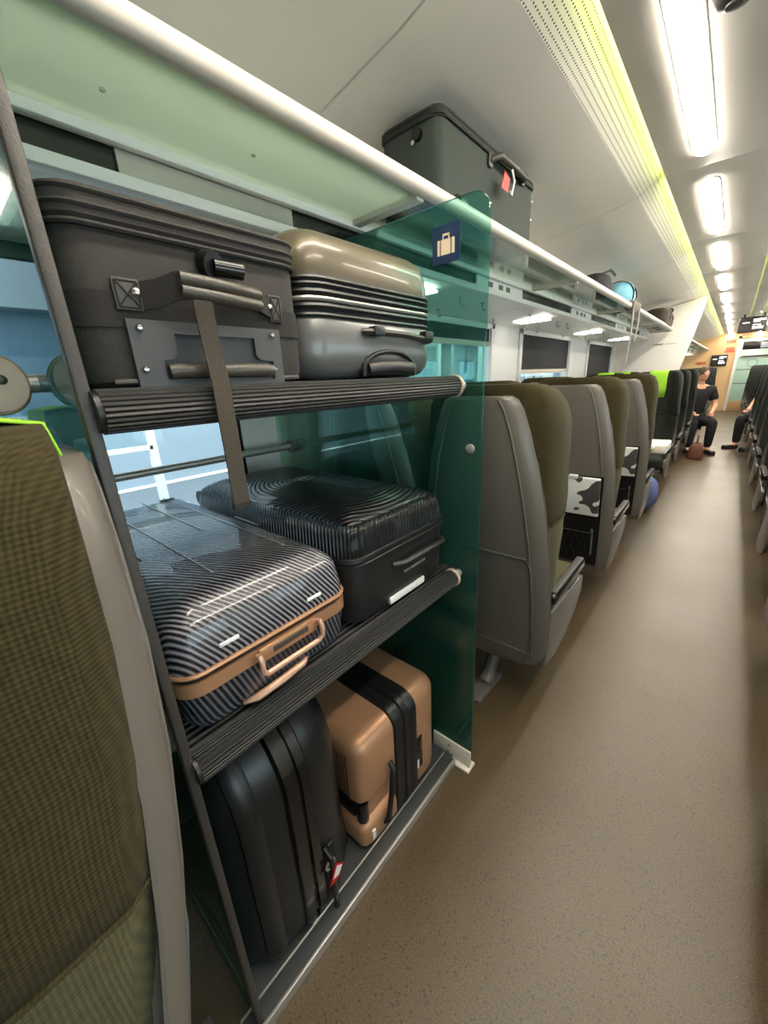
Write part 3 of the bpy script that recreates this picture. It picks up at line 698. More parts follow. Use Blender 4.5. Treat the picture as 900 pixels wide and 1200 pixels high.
# F: rose gold case on the bay floor
G = Case('rose_gold_suitcase', -1.0, -.572, .497, .868, .0225, 'rose gold cabin suitcase with black zip band on the floor tray'); o = G.o; fx = G.sx/2; Hg = .412
def side_shell2(sx, H, r, levels, z0=0, seg=5, x0=None):
    loops = []
    for y, i in levels:
        pts = []
        for cx, cz, a0 in ((sx/2-r, H-r, 0), (-sx/2+r, H-r, 90), (-sx/2+r, z0+r, 180), (sx/2-r, z0+r, 270)):
            for k in range(seg+1):
                t = R(a0+90*k/seg); rq = max(r-i, .004); pts.append((cx+rq*math.cos(t), y, cz+rq*math.sin(t)))
        loops.append(pts)
    return MB().loft(loops)
yb0, yb1 = G.L(462, 880).y, G.L(488, 880).y
h = G.sy/2
ends = lambda y: [(-h, .045), (-h+.003, .028), (-h+.012, .012), (-h+.03, .003), (-h+.05, 0), (y, 0)]
ls = side_shell2(G.sx, Hg, .05, ends(yb0), z0=.165).build('left_shell', 'rose_gold', o)
side_shell2(G.sx, .105, .03, [(-h, .026), (-h+.003, .018), (-h+.012, .008), (-h+.03, .002), (-h+.05, 0), (yb0, 0)]).build('lower_shell', 'rose_gold', o)
MB().box((-fx+.01, -h+.045, .08), (fx-.022, yb0, .19), .006).build('inner_shell', 'rose_gold', o)
MB().tube([(fx-.034, -h+.030, .098), (fx-.034, -h+.030, .172)], .019, 18).build('wheel_fork', 'black_gloss', o)
MB().box((-fx+.02, -h+.012, .098), (fx-.055, -h+.05, .172), .006).build('side_channel', 'black_plastic', o)
side_shell2(G.sx, Hg, .05, [(yb1, 0), (h-.05, 0), (h-.03, .003), (h-.012, .012), (h-.003, .028), (h, .045)]).build('right_shell', 'rose_gold', o)
w = yb1-yb0
side_shell2(G.sx, Hg, .05, [(yb0, .001), (yb0+.004, -.006), (yb0+w*.28, -.007), (yb0+w*.32, -.002), (yb0+w*.40, -.002), (yb0+w*.44, -.008), (yb0+w*.62, -.008), (yb0+w*.66, -.002), (yb0+w*.72, -.006), (yb1-.004, -.006), (yb1, .001)]).build('zip_band', 'black_plastic', o)
for i in range(24):
    x = fx-.055-i*.0115
    if i < 24: MB().box((x-.003, -h-.0015, .20), (x+.003, -h+.006, Hg-.055), .001, 1).build('groove', 'rose_groove', ls)
hy = G.L(455, 925).y
a, b = G.L(455, 895), G.L(452, 962)
MB().tube([(fx-.002, a.y+.008, a.z), (fx+.014, a.y+.006, a.z-.012), (fx+.02, (a.y+b.y)/2, (a.z+b.z)/2+.02), (fx+.012, b.y+.002, b.z+.016), (fx-.002, b.y, b.z)], .009, 10).build('side_handle', 'black_plastic', o)
a, b = G.L(486, 868), G.L(493, 897)
lk = box('combination_lock', (fx-.002, a.y, b.z+.004), (fx+.004, b.y+.006, a.z-.002), 'black_gloss', o, r=.002)
for i in range(3): box('lock_dial', (fx+.003, a.y+.006, b.z+.012+i*.013), (fx+.0052, a.y+.016, b.z+.019+i*.013), 'white_tag', lk)
p = G.L(439, 978, .002); box('sticker', p+Vector((-.004, -.006, -.018)), p+Vector((.0006, .006, .018)), 'white_tag', o)

# rack suitcase (dark green, soft) and rack bags
K = Case('green_suitcase', -1.0, -.766, 1.19, 1.92, 1.8425, 'dark green fabric suitcase with red tag on the overhead rack'); o = K.o; fx = K.sx/2
shell(K.sx, K.sy, .035, [(0, .03), (.008, .008), (.025, 0), (.228, .003), (.232, .003)]).build('body', 'green_case', o)
shell(K.sx, K.sy, .035, [(.232, .003), (.235, -.003), (.252, -.002), (.262, .008), (.266, .03)]).build('lid', 'green_case_trim', o)
for z in (.233, .249): MB().tube([(x, y, z) for x, y, _ in rrect(K.sx+.004, K.sy+.004, .05, 0)], .004, 6, closed=True).build('piping', 'green_case_trim', o)
a, b = K.L(574, 188), K.L(612, 214)
for yy in (a.y, b.y): MB().box((fx+.0, yy-.014, a.z-.02 if yy == a.y else b.z-.012), (fx+.006, yy+.014, a.z+.022 if yy == a.y else b.z+.024), .003).build('handle_mount', 'leather', o)
zh = (a.z+b.z)/2
MB().tube([(fx, a.y, a.z), (fx+.026, a.y+.03, zh+.006), (fx+.030, (a.y+b.y)/2, zh+.004), (fx+.026, b.y-.03, zh+.006), (fx, b.y, b.z+.006)], .011, 10).build('carry_handle', 'leather', o)
p = K.L(592, 212, .03)
MB().poly([(0, -.034, -.028), (0, .02, -.030), (0, .034, .014), (0, -.010, .026)], (.003, 0, 0), mx=Matrix.Translation(p)).build('luggage_tag', 'red_tag', o, smooth=False)
MB().tube([p+Vector((.004, .045, .045)), p+Vector((.01, .055, .01)), p+Vector((.006, .045, -.035)), p+Vector((.004, .035, -.02))], .0035, 6).build('tag_string', 'white_tag', o)
p = PY(492, 160, 1.2)-K.c
MB().tube([(p.x, -K.sy/2-.012, p.z), (p.x, -K.sy/2+.004, p.z)], .016, 16).build('lock_button', 'black_gloss', o)
screw(o, (p.x-.02, -K.sy/2-.001, p.z-.012), 'y', .006, 'rivet', 'white_tag')
p = K.L(536, 214); MB().tube([(fx+.0, p.y-.012, .035), (fx+.0, p.y+.025, .035)], .024, 16).build('wheel', 'leather_grip', o)
for q in ((627, 240), (627, 262)): r_ = K.L(*q); screw(o, (fx+.0, K.sy/2-.03, r_.z), 'x', .005, 'rivet', 'white_tag')

def blob(name, c, rad, material, label, cat, squash=(1, 1, 1), nz=.12, seed=1, parent=None):
    bm = bmesh.new(); bmesh.ops.create_icosphere(bm, subdivisions=3, radius=1)
    from mathutils import noise as nn
    for v in bm.verts:
        k = 1+nz*nn.noise(v.co*1.7+Vector((seed*3.1, 0, 0))); v.co = Vector((v.co.x*squash[0], v.co.y*squash[1], max(v.co.z, -.82)*squash[2]))*rad*k
    m = MB(); m.bm.free(); m.bm = bm
    o = m.build(name, material, parent, loc=c, angle=180)
    if parent is None: tag(o, label, cat)
    return o
def rackpt(px, py, x): return PX(px, py, x)
p = PX(728, 326, -.86); sb = empty('sleeping_bag', (p.x, p.y, 1.842), label='pale blue rolled sleeping bag on the overhead rack', cat='bag')
blob('roll', (0, 0, .10), .125, 'blue_bag', None, None, (1, 1.25, .95), .10, 2, sb)
for yy in (-.05, .06): MB().tube([(.118*math.cos(t)*1.02, yy, .10+.112*math.sin(t)) for t in [R(15*k) for k in range(24)]], .006, 6, closed=True).build('strap', 'dark_bag', sb)
p2 = PX(700, 330, -.88); rs = empty('rucksack', (p2.x, p2.y-.06, 1.842), label='dark rucksack lying beside the blue sleeping bag on the rack', cat='bag')
blob('body', (0, 0, .085), .115, 'dark_bag', None, None, (1, 1.6, .85), .2, 5, rs)
MB().tube([(.06, -.1, .15), (.10, -.02, .18), (.11, .08, .16)], .008, 6).build('strap', 'green_case', rs)
p3 = PX(774, 362, -.84); cbg = empty('camouflage_bag', (p3.x, p3.y, 1.842), label='brown camouflage bag at the far end of the rack', cat='bag')
shell(.26, .62, .09, [(0, .03), (.012, .008), (.06, 0), (.14, .004), (.19, .03), (.205, .07)]).build('body', 'camo_bag', cbg)
for yy in (-.14, .16): MB().tube([(.133*math.cos(t), yy, .10+.108*math.sin(t)) for t in [R(15*k) for k in range(24)]], .006, 6, closed=True).build('strap', 'dark_bag', cbg)
MB().tube([(.10, -.14, .17), (.125, -.07, .20), (.125, .08, .20), (.10, .16, .17)], .010, 8).build('handle', 'dark_bag', cbg)
# straps dangling from the front tube
ds = empty('dangling_straps', (-.74, 4.0, 1.85), label='pair of grey webbing straps knotted round the rack tube', cat='strap')
y4 = PX(745, 356, -.715).y; ds.location.y = y4
for dx, L_, dy in ((.03, .44, -.08), (.035, .26, .14)):
    MB().ribbon([(dx-.03, dy, .022), (dx, dy, .01), (dx+.004, dy+.01, -L_*.5), (dx, dy-.02, -L_)], (0, 1, 0), .05, .004).build('strap', 'strap_grey', ds)
for yy in (-.06, .03, .12): MB().tube([(.034*math.cos(t), yy+.012*math.sin(t), .034*math.sin(t)) for t in [R(20*k) for k in range(18)]], .013, 8, closed=True).build('knot', 'strap_grey', ds)

# ------------------------------------------------------------------ seats
ZB = [(.20, .0), (.30, -.012), (.50, -.045), (.70, -.085), (.90, -.122), (1.10, -.143), (1.30, -.15), (1.40, -.15)]
def yb(z):
    for (a, ya), (b, yb_) in zip(ZB, ZB[1:]):
        if z <= b: return ya+(yb_-ya)*(z-a)/(b-a)
    return ZB[-1][1]
def make_seat(name, fab='olive_fabric', tray=False, cover=False, low='olive_light'):
    root = empty(name)
    # moulded rear shell with forward-wrapping rim
    lv = [(.205, .17, .05), (.225, .22, .07), (.27, .245, .085), (.36, .256, .09), (.50, .258, .085), (.66, .255, .078), (.80, .246, .07), (.95, .228, .065), (1.08, .203, .06), (1.18, .178, .055), (1.25, .154, .05), (1.28, .135, .045), (1.292, .11, .035)]
    loops = []
    for z, w, d in lv:
        d = min(d, .040); y = yb(z); t = .02; r = min(.05, w*.3)
        out = [(w, y+d), (w, y+r*.9), (w-r*.3, y+r*.25), (w-r, y), (0, y-.004), (-(w-r), y), (-(w-r*.3), y+r*.25), (-w, y+r*.9), (-w, y+d)]
        inn = [(-(w-t), y+d), (-(w-t), y+r), (-(w-r-.004), y+t), (0, y+t), (w-r-.004, y+t), (w-t, y+r), (w-t, y+d)]
        loops.append([(a, b, z) for a, b in out+inn])
    MB().loft(loops).build('shell', 'shell_grey', root, angle=70)
    # raised rim line along the rear edge
    for s in (1, -1):
        MB().tube([(s*(w-.056), yb(z)-.001, z) for z, w, d in lv[1:-1]], .0035, 8).build('edge_bead', 'shell_grey', root)
    # fabric back cushion (lower) and winged headrest (upper)
    def loop(z, w, yw, th, bk=.03):
        y = yb(z); yw = max(yw, th); c = .03
        half = [(0, y+bk), (w*.62, y+bk), (w-.018, y+bk+.012), (w, y+bk+.04), (w+.002, y+(bk+.04+yw)/2), (w-.004, y+yw-.006), (w-.014, y+yw), (w-.032, y+yw-.008), (w-.05, y+th+(yw-th)*.55), (w-.075, y+th+(yw-th)*.12), (w*.45, y+th), (0, y+th-.004)]
        L_ = half+[(-a, b) for a, b in reversed(half[1:-1])]
        return [(a, b, z) for a, b in L_]
    MB().loft([loop(z, w, yw, th) for z, w, yw, th in ((.40, .215, .14, .12), (.43, .23, .165, .14), (.55, .237, .17, .145), (.70, .246, .17, .135), (.80, .247, .205, .128), (.855, .245, .215, .124), (.864, .240, .19, .115))]).build('backrest', low, root, angle=65)
    hd = MB().loft([loop(z, w, yw, th) for z, w, yw, th in ((.860, .238, .19, .115), (.868, .248, .222, .122), (.89, .247, .234, .122), (.94, .244, .252, .12), (1.02, .234, .27, .117), (1.12, .232, .287, .115), (1.20, .229, .28, .118), (1.26, .220, .245, .122), (1.30, .205, .19, .12), (1.319, .18, .145, .11), (1.326, .15, .115, .10))]).build('headrest', fab, root, angle=65)
    MB().tube([(a, b, c) for a, b, c in loop(.863, .247, .218, .118)], .004, 6, closed=True).build('seam', fab, hd)
    # seat cushion, base panels, armrests, leg
    MB().box((-.222, .07, .355), (.222, .56, .47), .035, 4).build('seat_cushion', low, root)
    MB().box((-.21, .06, .30), (.21, .52, .36), .02, 3).build('seat_pan', 'shell_dark', root)
    for s in (1, -1):
        x0 = s*.226; pts = [(x0, .03, .215), (x0, .16, .20), (x0, .30, .225), (x0, .42, .285), (x0, .50, .36), (x0, .50, .44), (x0, .44, .45), (x0, .06, .46)]
        MB().poly(pts, (s*.022, 0, 0), .006, 2).build('base_panel', 'shell_grey', root)
        ar = MB().box((min(s*.222, s*.262), .03, .510), (max(s*.222, s*.262), .44, .555), .012, 3).build('armrest', 'black_gloss', root)
        MB().box((min(s*.226, s*.258), .05, .549), (max(s*.226, s*.258), .43, .562), .006, 3).build('armrest_pad', 'leather', ar)
        MB().poly([(x0, .30, .45), (x0, .40, .45), (x0, .42, .512), (x0, .34, .512)], (s*.018, 0, 0), .004).build('armrest_post', 'shell_dark', ar)
    lg = MB(); lg.tube([(0, .16, .32), (0, .14, .20), (0, .06, .05), (0, .03, .016)], [.034, .03, .028, .032], 10); lg.build('leg', 'shell_grey', root)
    MB().poly([(-.035, -.10, 0), (.035, -.10, 0), (.04, .12, 0), (-.04, .12, 0)], (0, 0, .018), .005).build('foot', 'shell_grey', root)
    if tray:
        rc = MB(); L1 = [(.20, yb(z)-.0035, z) for z in (.26, .50, .70, .82)]
        V = [rc.bm.verts.new(p) for p in L1]; V2 = [rc.bm.verts.new((-.20, p[1], p[2])) for p in L1]; V3 = [rc.bm.verts.new((.20, p[1]-.004, p[2])) for p in L1]; V4 = [rc.bm.verts.new((-.20, p[1]-.004, p[2])) for p in L1]
        for i in range(3):
            rc.bm.faces.new((V3[i], V3[i+1], V4[i+1], V4[i])); rc.bm.faces.new((V[i], V2[i], V2[i+1], V[i+1])); rc.bm.faces.new((V[i], V[i+1], V3[i+1], V3[i])); rc.bm.faces.new((V2[i], V4[i], V4[i+1], V2[i+1]))
        rc.bm.faces.new((V[3], V2[3], V4[3], V3[3])); rc.bm.faces.new((V[0], V3[0], V4[0], V2[0]))
        pk = rc.build('seat_pocket', 'black_plastic', root, angle=20)
        tl = math.atan2(yb(.60)-yb(.82), .22)
        tr_ = MB().box((-.19, -.012, -.115), (.19, .006, .115), .008, 3)
        t = tr_.build('tray_table', 'tray_worn', root, loc=(0, yb(.70)-.014, .70), rot=(tl, 0, 0))
        MB().box((.03, -.016, .105), (.075, .004, .125), .003).build('latch', 'tray_white', t)
        nm = MB()
        for i in range(9):
            x = -.16+i*.04; nm.tube([(x, yb(.30)-.014, .30), (x+.04 if i < 8 else x, yb(.46)-.02, .47)], .0016, 4); nm.tube([(x, yb(.46)-.02, .47), (x+.04 if i < 8 else x, yb(.30)-.014, .30)], .0016, 4)
        nm.tube([(-.17, yb(.47)-.022, .475), (.17, yb(.47)-.022, .475)], .004, 6); nm.build('pocket_net', 'soft_band', pk)
        MB().tube([(.165, yb(.3)-.012, .33), (.165, yb(.5)-.014, .50)], .006, 8).build('pocket_bar', 'shell_dark', pk)
        MB().lathe([(.026, 0), (.026, .006), (.018, .010)], 18, Matrix.Translation((-.10, yb(1.12)-.001, 1.12)) @ Matrix.Rotation(R(90), 4, 'X')).build('coat_knob', 'shell_dark', root)
    else:
        pts = [(s*(.205-.02*k), yb(z)-.0025, z) for s, k, z in ((1, 0, .29), (1, 0, .50), (1, .3, .70), (1, 1, .735), (-1, 1, .735), (-1, .3, .70), (-1, 0, .50), (-1, 0, .29))]
        MB().tube(pts, .0035, 6, closed=True).build('panel_seam', 'shell_dark', root)
    if cover:
        m = MB(); cols = [-.085, -.04, 0, .04, .085]; prof_ = [(1.05, .128), (1.15, .128), (1.25, .130), (1.305, .122), (1.328, .104), (1.331, .06), (1.324, .026), (1.27, .02), (1.22, .02)]
        g = [[m.bm.verts.new((x*(1+.04*math.sin(i*2)), yb(min(z, 1.32))+d+.004*math.sin(x*40+i), z)) for x in cols] for i, (z, d) in enumerate(prof_)]
        for i in range(len(g)-1):
            for j in range(4): m.bm.faces.new((g[i][j], g[i][j+1], g[i+1][j+1], g[i+1][j]))
        oc = m.build('headrest_cover', 'cover_green', root, angle=180)
        sd = oc.modifiers.new('thick', 'SOLIDIFY'); sd.thickness = .003; sd.offset = 1
    return root
protos = {}
def seat(x, y, facing, label, kind, rz=0):
    key = kind
    if key not in protos:
        fab, tr_, cv, low = {'plain': ('olive_fabric', False, False, 'olive_light'), 'tray': ('olive_fabric', True, False, 'olive_light'), 'dark': ('charcoal_fabric', False, False, 'charcoal_fabric'), 'darkc': ('charcoal_fabric', False, True, 'charcoal_fabric'), 'near': ('olive_fabric', False, True, 'olive_light')}[kind]
        protos[key] = make_seat('train_seat', fab, tr_, cv, low); o = protos[key]
    else: o = copy_tree(protos[key])
    o.location = (x, y, 0); o.rotation_euler = (0, 0, (0 if facing > 0 else math.pi)+rz)
    tag(o, label, 'seat', 'seats in the carriage'); return o
XA, XB = -.622, -1.148
seat(XA+.012, -.046, -1, 'olive fabric seat in the left foreground, aisle side, in front of the near glass screen', 'near')
seat(XB, -.055, -1, 'olive window seat hidden behind the left foreground seat', 'near')
rows = [(1.33, 'plain', 'right behind the far glass screen'), (2.36, 'tray', 'second row past the glass screen, worn white tray'), (3.45, 'tray', 'third row past the glass screen, worn white tray')]
for y, k, w in rows:
    seat(XA, y, 1, 'aisle seat with grey back shell, %s' % w, k); seat(XB, y, 1, 'window seat with grey back shell, %s' % w, k)
dn = ['first', 'second', 'third', 'fourth', 'fifth', 'sixth', 'seventh', 'eighth', 'ninth', 'tenth', 'eleventh', 'twelfth', 'thirteenth', 'fourteenth', 'fifteenth']
for i, (y, k) in enumerate(((5.35, 'darkc'), (6.35, 'dark'))):
    seat(XA, y, -1, 'dark aisle seat facing the camera, %s' % ('with bright green headrest cover at the white table' if i == 0 else 'just before the white partition'), k)
    seat(XB, y, -1, 'dark window seat facing the camera, %s' % ('with bright green headrest cover' if i == 0 else 'against the white partition'), 'darkc')
for i, y in enumerate((7.76, 8.75, 9.75, 10.75, 11.75, 12.75, 13.75, 14.75, 15.75)):
    seat(XA, y, -1, 'dark aisle seat, %s one beyond the white partition on the left' % dn[i], 'dark')
    if i < 4: seat(XB, y, -1, 'dark window seat, %s one beyond the white partition on the left' % dn[i], 'darkc')
for i in range(15):
    seat(.562, 1.45+i*1.0, -1, 'dark seat at the right edge of the aisle, %s from the front' % dn[i], 'dark')
# table between facing seats
tb = empty('bay_table', (-.86, 4.14, 0), label='white thick-edged table between the facing left seats', cat='table')
MB().box((-.46, -.20, .70), (.46, .20, .735), .012, 3).build('table_top', 'table_white', tb); MB().box((.40, -.17, .665), (.545, .17, .74), .012, 3).build('table_flap', 'table_white', tb)
MB().box((-.44, -.05, .0), (-.38, .05, .70), .01).build('leg', 'shell_grey', tb)
# small white tray on a right-hand seat
# ------------------------------------------------------------------ loose things by the seats
bt = empty('water_bottle', (-.755, 2.315, .32), label='clear plastic water bottle stuck in the seat pocket net', cat='bottle')
bt.rotation_euler = (.1, R(28), 0); bt.location = (-.78, 2.295, .33)
MB().lathe([(.026, 0), (.030, .01), (.030, .07), (.027, .08), (.030, .09), (.030, .14), (.014, .175), (.012, .19)], 16).build('bottle_body', 'bottle', bt)
MB().lathe([(.0145, .188), (.0145, .205)], 14).build('cap', 'white_tag', bt)
MB().lathe([(.0305, .085), (.0305, .13)], 16).build('bottle_label', 'bottle_cap', bt)
bag = empty('handbag', (-.24, 7.72, 0), label='reddish brown bag on the floor by the seated man', cat='bag')
shell(.20, .32, .06, [(0, .02), (.01, .004), (.06, 0), (.17, .02), (.22, .045), (.235, .07)]).build('body', 'brown_bag', bag)
MB().tube([(0, -.1, .24), (0, -.06, .34), (0, .06, .34), (0, .1, .24)], .012, 8).build('handle', 'brown_bag', bag)
bj = empty('blue_backpack', (-.50, 4.50, 0), label='blue bag on the floor under the white table', cat='bag')
blob('body', (0, 0, .17), .20, 'blue_cloth', None, None, (.7, .8, 1), .12, 8, bj)
MB().lathe([(.03, .33), (.03, .40), (.02, .42)], 14).build('bottle_top', 'black_plastic', bj)

# ------------------------------------------------------------------ people
def skinned(name, verts, edges, rads, material, parent, root=0, sub=2):
    me = bpy.data.meshes.new(name); me.from_pydata(verts, edges, []); o = ob(name, me, material, parent)
    md = o.modifiers.new('skin', 'SKIN'); md.use_smooth_shade = True
    for i, r in enumerate(rads):
        me.skin_vertices[0].data[i].radius = (r, r) if not isinstance(r, tuple) else r
    me.skin_vertices[0].data[root].use_root = True
    sb_ = o.modifiers.new('sub', 'SUBSURF'); sb_.levels = sub; sb_.render_levels = sub
    return o
def person(loc, rz, label, head_turn, hair):
    p = empty('person', loc, rz, label, 'person')
    # seated pose facing local -y, pelvis at seat height
    J = {}; V = []; E = []; Rr = []
    def v(n, co, r, par=None):
        J[n] = len(V); V.append(co); Rr.append(r)
        if par: E.append((J[par], J[n]))
    v('pel', (0, 0, .52), .13); v('waist', (0, .0, .66), .12, 'pel'); v('chest', (0, -.02, .88), .135, 'waist'); v('sh', (0, -.02, 1.02), .10, 'chest'); v('neck', (0, -.035, 1.10), .052, 'sh'); v('skull', (0, -.05, 1.17), .062, 'neck')
    for s, n in ((1, 'l'), (-1, 'r')):
        v('hip'+n, (s*.10, -.03, .51), .09, 'pel'); v('kn'+n, (s*.13, -.43, .52), .062, 'hip'+n); v('cf'+n, (s*.13, -.42, .32), .052, 'kn'+n); v('an'+n, (s*.13, -.42, .09), .036, 'cf'+n); v('to'+n, (s*.14, -.58, .035), .032, 'an'+n)
        v('shd'+n, (s*.18, -.01, 1.01), .062, 'sh'); v('el'+n, (s*.25, -.08, .76), .043, 'shd'+n); v('wr'+n, (s*.14, -.30, .66), .03, 'el'+n); v('pm'+n, (s*.10, -.36, .645), .032, 'wr'+n)
    skinned('body', V, E, Rr, 'skin', p)
    for s, n in ((1, 'l'), (-1, 'r')):       # five curled fingers per hand
        for k in range(5):
            b0 = Vector((s*.10, -.385, .645))+Vector(((k-2)*.014, 0, 0)); ln = (.05, .065, .07, .065, .05)[k]
            skinned('finger', [b0, b0+Vector((0, -ln*.55, -.004)), b0+Vector((0, -ln*.8, -.028))], [(0, 1), (1, 2)], [.009, .008, .007], 'skin', p, sub=1)
    # shirt with short sleeves
    sv = [(0, 0, .50), (0, 0, .66), (0, -.02, .88), (0, -.02, 1.03), (0, -.03, 1.07)]; se = [(0, 1), (1, 2), (2, 3), (3, 4)]; sr = [.145, .138, .155, .115, .07]
    for s in (1, -1):
        i = len(sv); sv += [(s*.18, -.01, 1.01), (s*.235, -.065, .82)]; sr += [.08, .07]; se += [(3, i), (i, i+1)]
    skinned('shirt', sv, se, sr, 'black_cloth', p)
    tv = [(0, 0, .52)]; te = []; tr_ = [.145]
    for s in (1, -1):
        i = len(tv); tv += [(s*.10, -.03, .51), (s*.13, -.43, .525), (s*.13, -.42, .32), (s*.13, -.42, .10)]; tr_ += [.108, .078, .068, .055]; te += [(0, i), (i, i+1), (i+1, i+2), (i+2, i+3)]
    skinned('trousers', tv, te, tr_, 'black_cloth', p)
    for s in (1, -1): MB().box((s*.14-.045, -.64, .0), (s*.14+.045, -.37, .09), .03, 3).build('shoe', 'black_plastic', p)
    hd = MB(); t = bmesh.new(); bmesh.ops.create_uvsphere(t, u_segments=20, v_segments=14, radius=1)
    for q in t.verts:
        x, y, z = q.co; j = 1-.22*max(0, -z); q.co = Vector((x*.074*j, y*.095*(1-.1*max(0, -z)), z*.118))
    hd.merge(t)
    h = hd.build('head', 'skin', p, loc=(0, -.06, 1.245), rot=(.15, 0, head_turn), angle=180)
    MB().poly([(-.012, -.088, -.02), (.012, -.088, -.02), (0, -.088, .03)], (0, -.02, 0), .004).build('nose', 'skin', h)
    for s in (1, -1):
        MB().lathe([(.004, -.004), (.011, 0), (.004, .004)], 10, Matrix.Translation((s*.03, -.086, .012)) @ Matrix.Rotation(R(90), 4, 'X')).build('eye', 'black_gloss', h)
        MB().box((s*.074-.008, -.02, -.03), (s*.074+.008, .02, .03), .007, 2).build('ear', 'skin', h)
    MB().box((-.024, -.086, -.062), (.024, -.074, -.052), .004).build('mouth', 'copper_pink', h)
    hm = MB(); t = bmesh.new(); bmesh.ops.create_uvsphere(t, u_segments=20, v_segments=14, radius=1)
    for q in t.verts:
        x, y, z = q.co; q.co = Vector((x*.079, y*.1+.008, max(z, -.25+.5*max(0, -y))*.124+.004))
    hm.merge(t); hm.build('hair', hair, h, angle=180)
    return p
person((-.40, 8.55, -.02), R(22), 'man in black T-shirt and trousers sitting with knees in the aisle', .3, 'hair')
person((.60, 9.15, -.02), R(-40), 'person in black sitting on the right with legs in the aisle', 0, 'hair')

# ------------------------------------------------------------------ far end: door, screens, signs
def ER(px0, py0, px1, py1, y):
    cx, cy = (px0+px1)/2, (py0+py1)/2
    return PY(px0, cy, y).x, PY(px1, cy, y).x, PY(cx, py1, y).z, PY(cx, py0, y).z
yw = YE-.012
dr = empty('door_1', (.42, YE, 0)); struct(dr)
D0, D1 = PY(862, 430, YE).x, .75
def dbox(name, x0, x1, z0, z1, m_, th=.02, par=dr, off=0, r=.004): return box(name, (x0-.42, -th-off, z0), (x1-.42, -off, z1), m_, par, r=r)
dbox('door_leaf', D0, D1+.5, .30, 2.10, 'door_glass', .03)
dbox('kick_panel', D0, D1+.5, .0, .30, 'wood_panel', .032)
dbox('door_frame', D0-.07, D0, .0, 2.2, 'wall_white', .05); dbox('door_header', D0-.07, D1+.5, 2.10, 2.18, 'beige_wall', .05)
dbox('door_window', D0+.06, D1+.5, 1.78, 2.0, 'screen_black', .034)
dbox('door_window_pane', D0+.45, D0+.85, 1.80, 1.97, 'facade', .036)
dbox('pull_bar', D0+.05, D0+.72, 1.56, 1.62, 'silver', .07); dbox('pull_bar_slot', D0+.10, D0+.66, 1.575, 1.605, 'black_plastic', .074)
for z in (1.20, .80): dbox('glazing_bar', D0+.02, D1+.5, z, z+.03, 'wall_grey', .036)
MB().tube([(D0+.36-.42+.11*math.cos(t), -.036, 1.40+.11*math.sin(t)) for t in [R(15*k) for k in range(24)]], .008, 6, closed=True).build('ring_symbol', 'wall_grey', dr)
sg = empty('wall_sign', (0, yw, 1.9), label='red lettering on the beige end wall left of the door', cat='sign')
for (a, b, c, d, n) in ((852, 398, 863, 402, 5), (851, 407, 861, 411, 5), (849, 411, 861, 413, 8)):
    x0, x1, z0, z1 = ER(a, b, c, d, yw)
    for i in range(n): box('letter', (x0+(x1-x0)*i/n, -.004, z0-1.9), (x0+(x1-x0)*(i+.72)/n, .0, z1-1.9), 'red_print', sg)
def monitor(px0, py0, px1, py1, y, label, hang):
    x0, x1, z0, z1 = ER(px0, py0, px1, py1, y)
    if hang: z1 = min(z1, ZC-.03)
    m_ = empty('information_screen', ((x0+x1)/2, y, z0), label=label, cat='screen'); w, h_ = (x1-x0)/2, z1-z0
    MB().box((-w, 0, 0), (w, .06, h_), .01).build('housing', 'black_plastic', m_)
    s_ = box('display', (-w*.95, -.004, h_*.06), (w*.95, .001, h_*.94), 'screen_black', m_)
    for (a, b, c, d, n) in ((.0, .74, .85, .84, 1), (.0, .64, .5, .70, 4), (-.0, .44, .6, .50, 5), (.0, .22, .75, .36, 1), (-.75, .60, -.25, .66, 5)):
        for i in range(n): box('text_line', (w*(a+(c-a)*i/n), -.006, h_*b), (w*(a+(c-a)*(i+(.8 if n > 1 else 1))/n), -.004, h_*d), 'text_white', s_)
    if hang:
        for s in (-1, 1): box('hanger', (s*w*.7-.015, .02, h_), (s*w*.7+.015, .05, ZC-z0), 'black_plastic', m_)
monitor(866, 371, 899, 389, 10.6, 'dark information screen hanging from the ceiling over the aisle', True)
monitor(833, 416, 852, 429, YE-.07, 'dark information screen on the end wall beside the door', False)
x0, x1, z0, z1 = ER(818, 423, 826, 427, yw)
s2 = empty('wall_sign', ((x0+x1)/2, yw, z0), label='small red lettering low on the end wall under the rack', cat='sign')
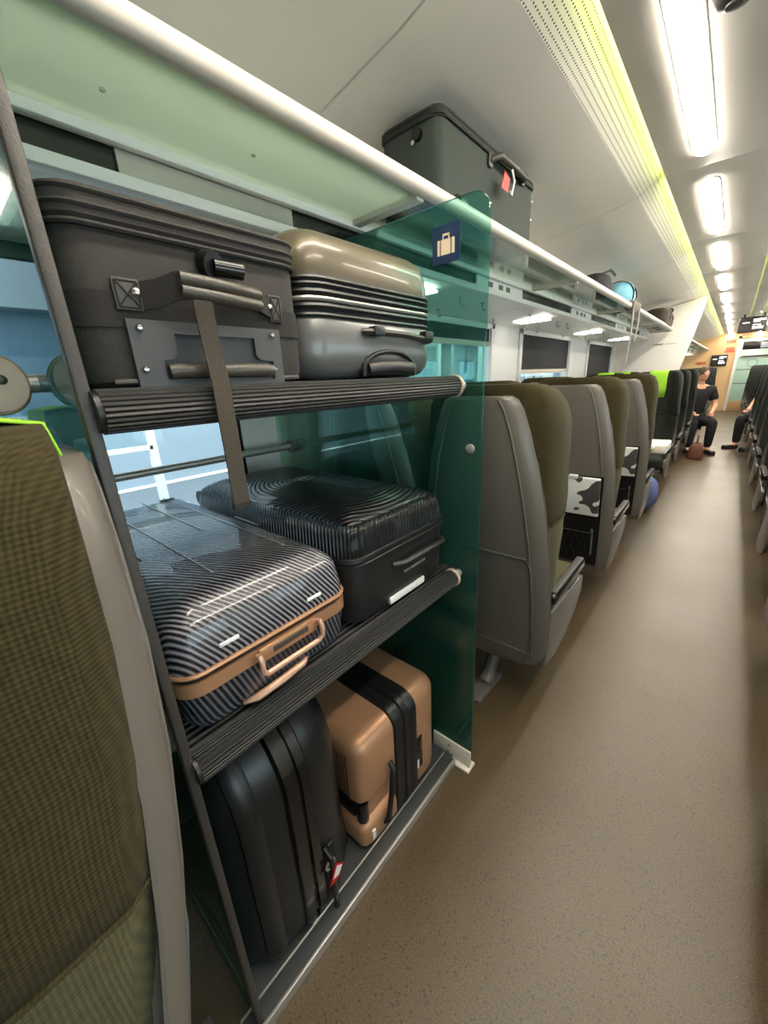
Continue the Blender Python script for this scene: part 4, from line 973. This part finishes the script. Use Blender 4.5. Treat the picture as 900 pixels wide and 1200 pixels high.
for i in range(4): box('letter', (-.12+i*.06, -.004, 0), (-.075+i*.06, 0, .07), 'red_print', s2)

# ------------------------------------------------------------------ outside: platform and station building
struct(box('platform', (-7, -20, -.45), (-1.9, 40, -.12), 'concrete', smooth=False)); struct(box('platform_far', (1.9, -20, -.45), (7, 40, -.12), 'concrete', smooth=False))
struct(box('trackbed', (-1.9, -20, -1.3), (1.9, 40, -1.2), 'bay_dark', smooth=False))
bd = empty('station_building', (-7.2, 6, -.12), label='pale station building with blue windows outside', cat='building')
MB().box((-1, -24, 0), (0, 24, 1.25)).build('wall', 'facade', bd); MB().box((-1, -24, 2.6), (0, 24, 5)).build('wall', 'facade', bd)
for i in range(-12, 12):
    MB().box((-.4, i*2.0+.1, 1.25), (-.3, i*2.0+1.9, 2.6)).build('window', 'facade_blue', bd); MB().box((-.5, i*2.0-.1, 1.25), (0, i*2.0+.1, 2.6)).build('pier', 'facade', bd)
for i, y in enumerate((1.0, 3.8, 6.6, 9.4)):
    s_ = empty('platform_shelter', (-4.6, y, -.12), label='white framed glass shelter on the platform, %s from the camera' % dn[i], cat='shelter')
    for yy in (-.5, .5): MB().box((-.04, yy-.04, 0), (.04, yy+.04, 2.3), .005).build('post', 'wall_white', s_)
    for z in (.9, 2.26): MB().box((-.04, -.5, z), (.04, .5, z+.05), .005).build('rail', 'wall_white', s_)
    box('pane', (-.01, -.46, .95), (.01, .46, 2.26), 'pane', s_, smooth=False)
sgn = empty('platform_sign', (-2.6, 7.3, -.12), label='white station sign outside the second window', cat='sign')
MB().box((-.03, -.6, 1.15), (.03, .6, 1.55), .01).build('board', 'window_sign', sgn)
for yy in (-.5, .5): MB().tube([(0, yy, 0), (0, yy, 1.2)], .025, 10).build('post', 'silver', sgn)
for i, (w_, h_) in enumerate(((.07, .2), (.05, .14), (.05, .14), (.03, .2), (.05, .14), (.05, .14), (.05, .14))): box('letter', (.03, -.42+i*.12, 1.26), (.034, -.42+i*.12+w_, 1.26+h_), 'sign_green', sgn)
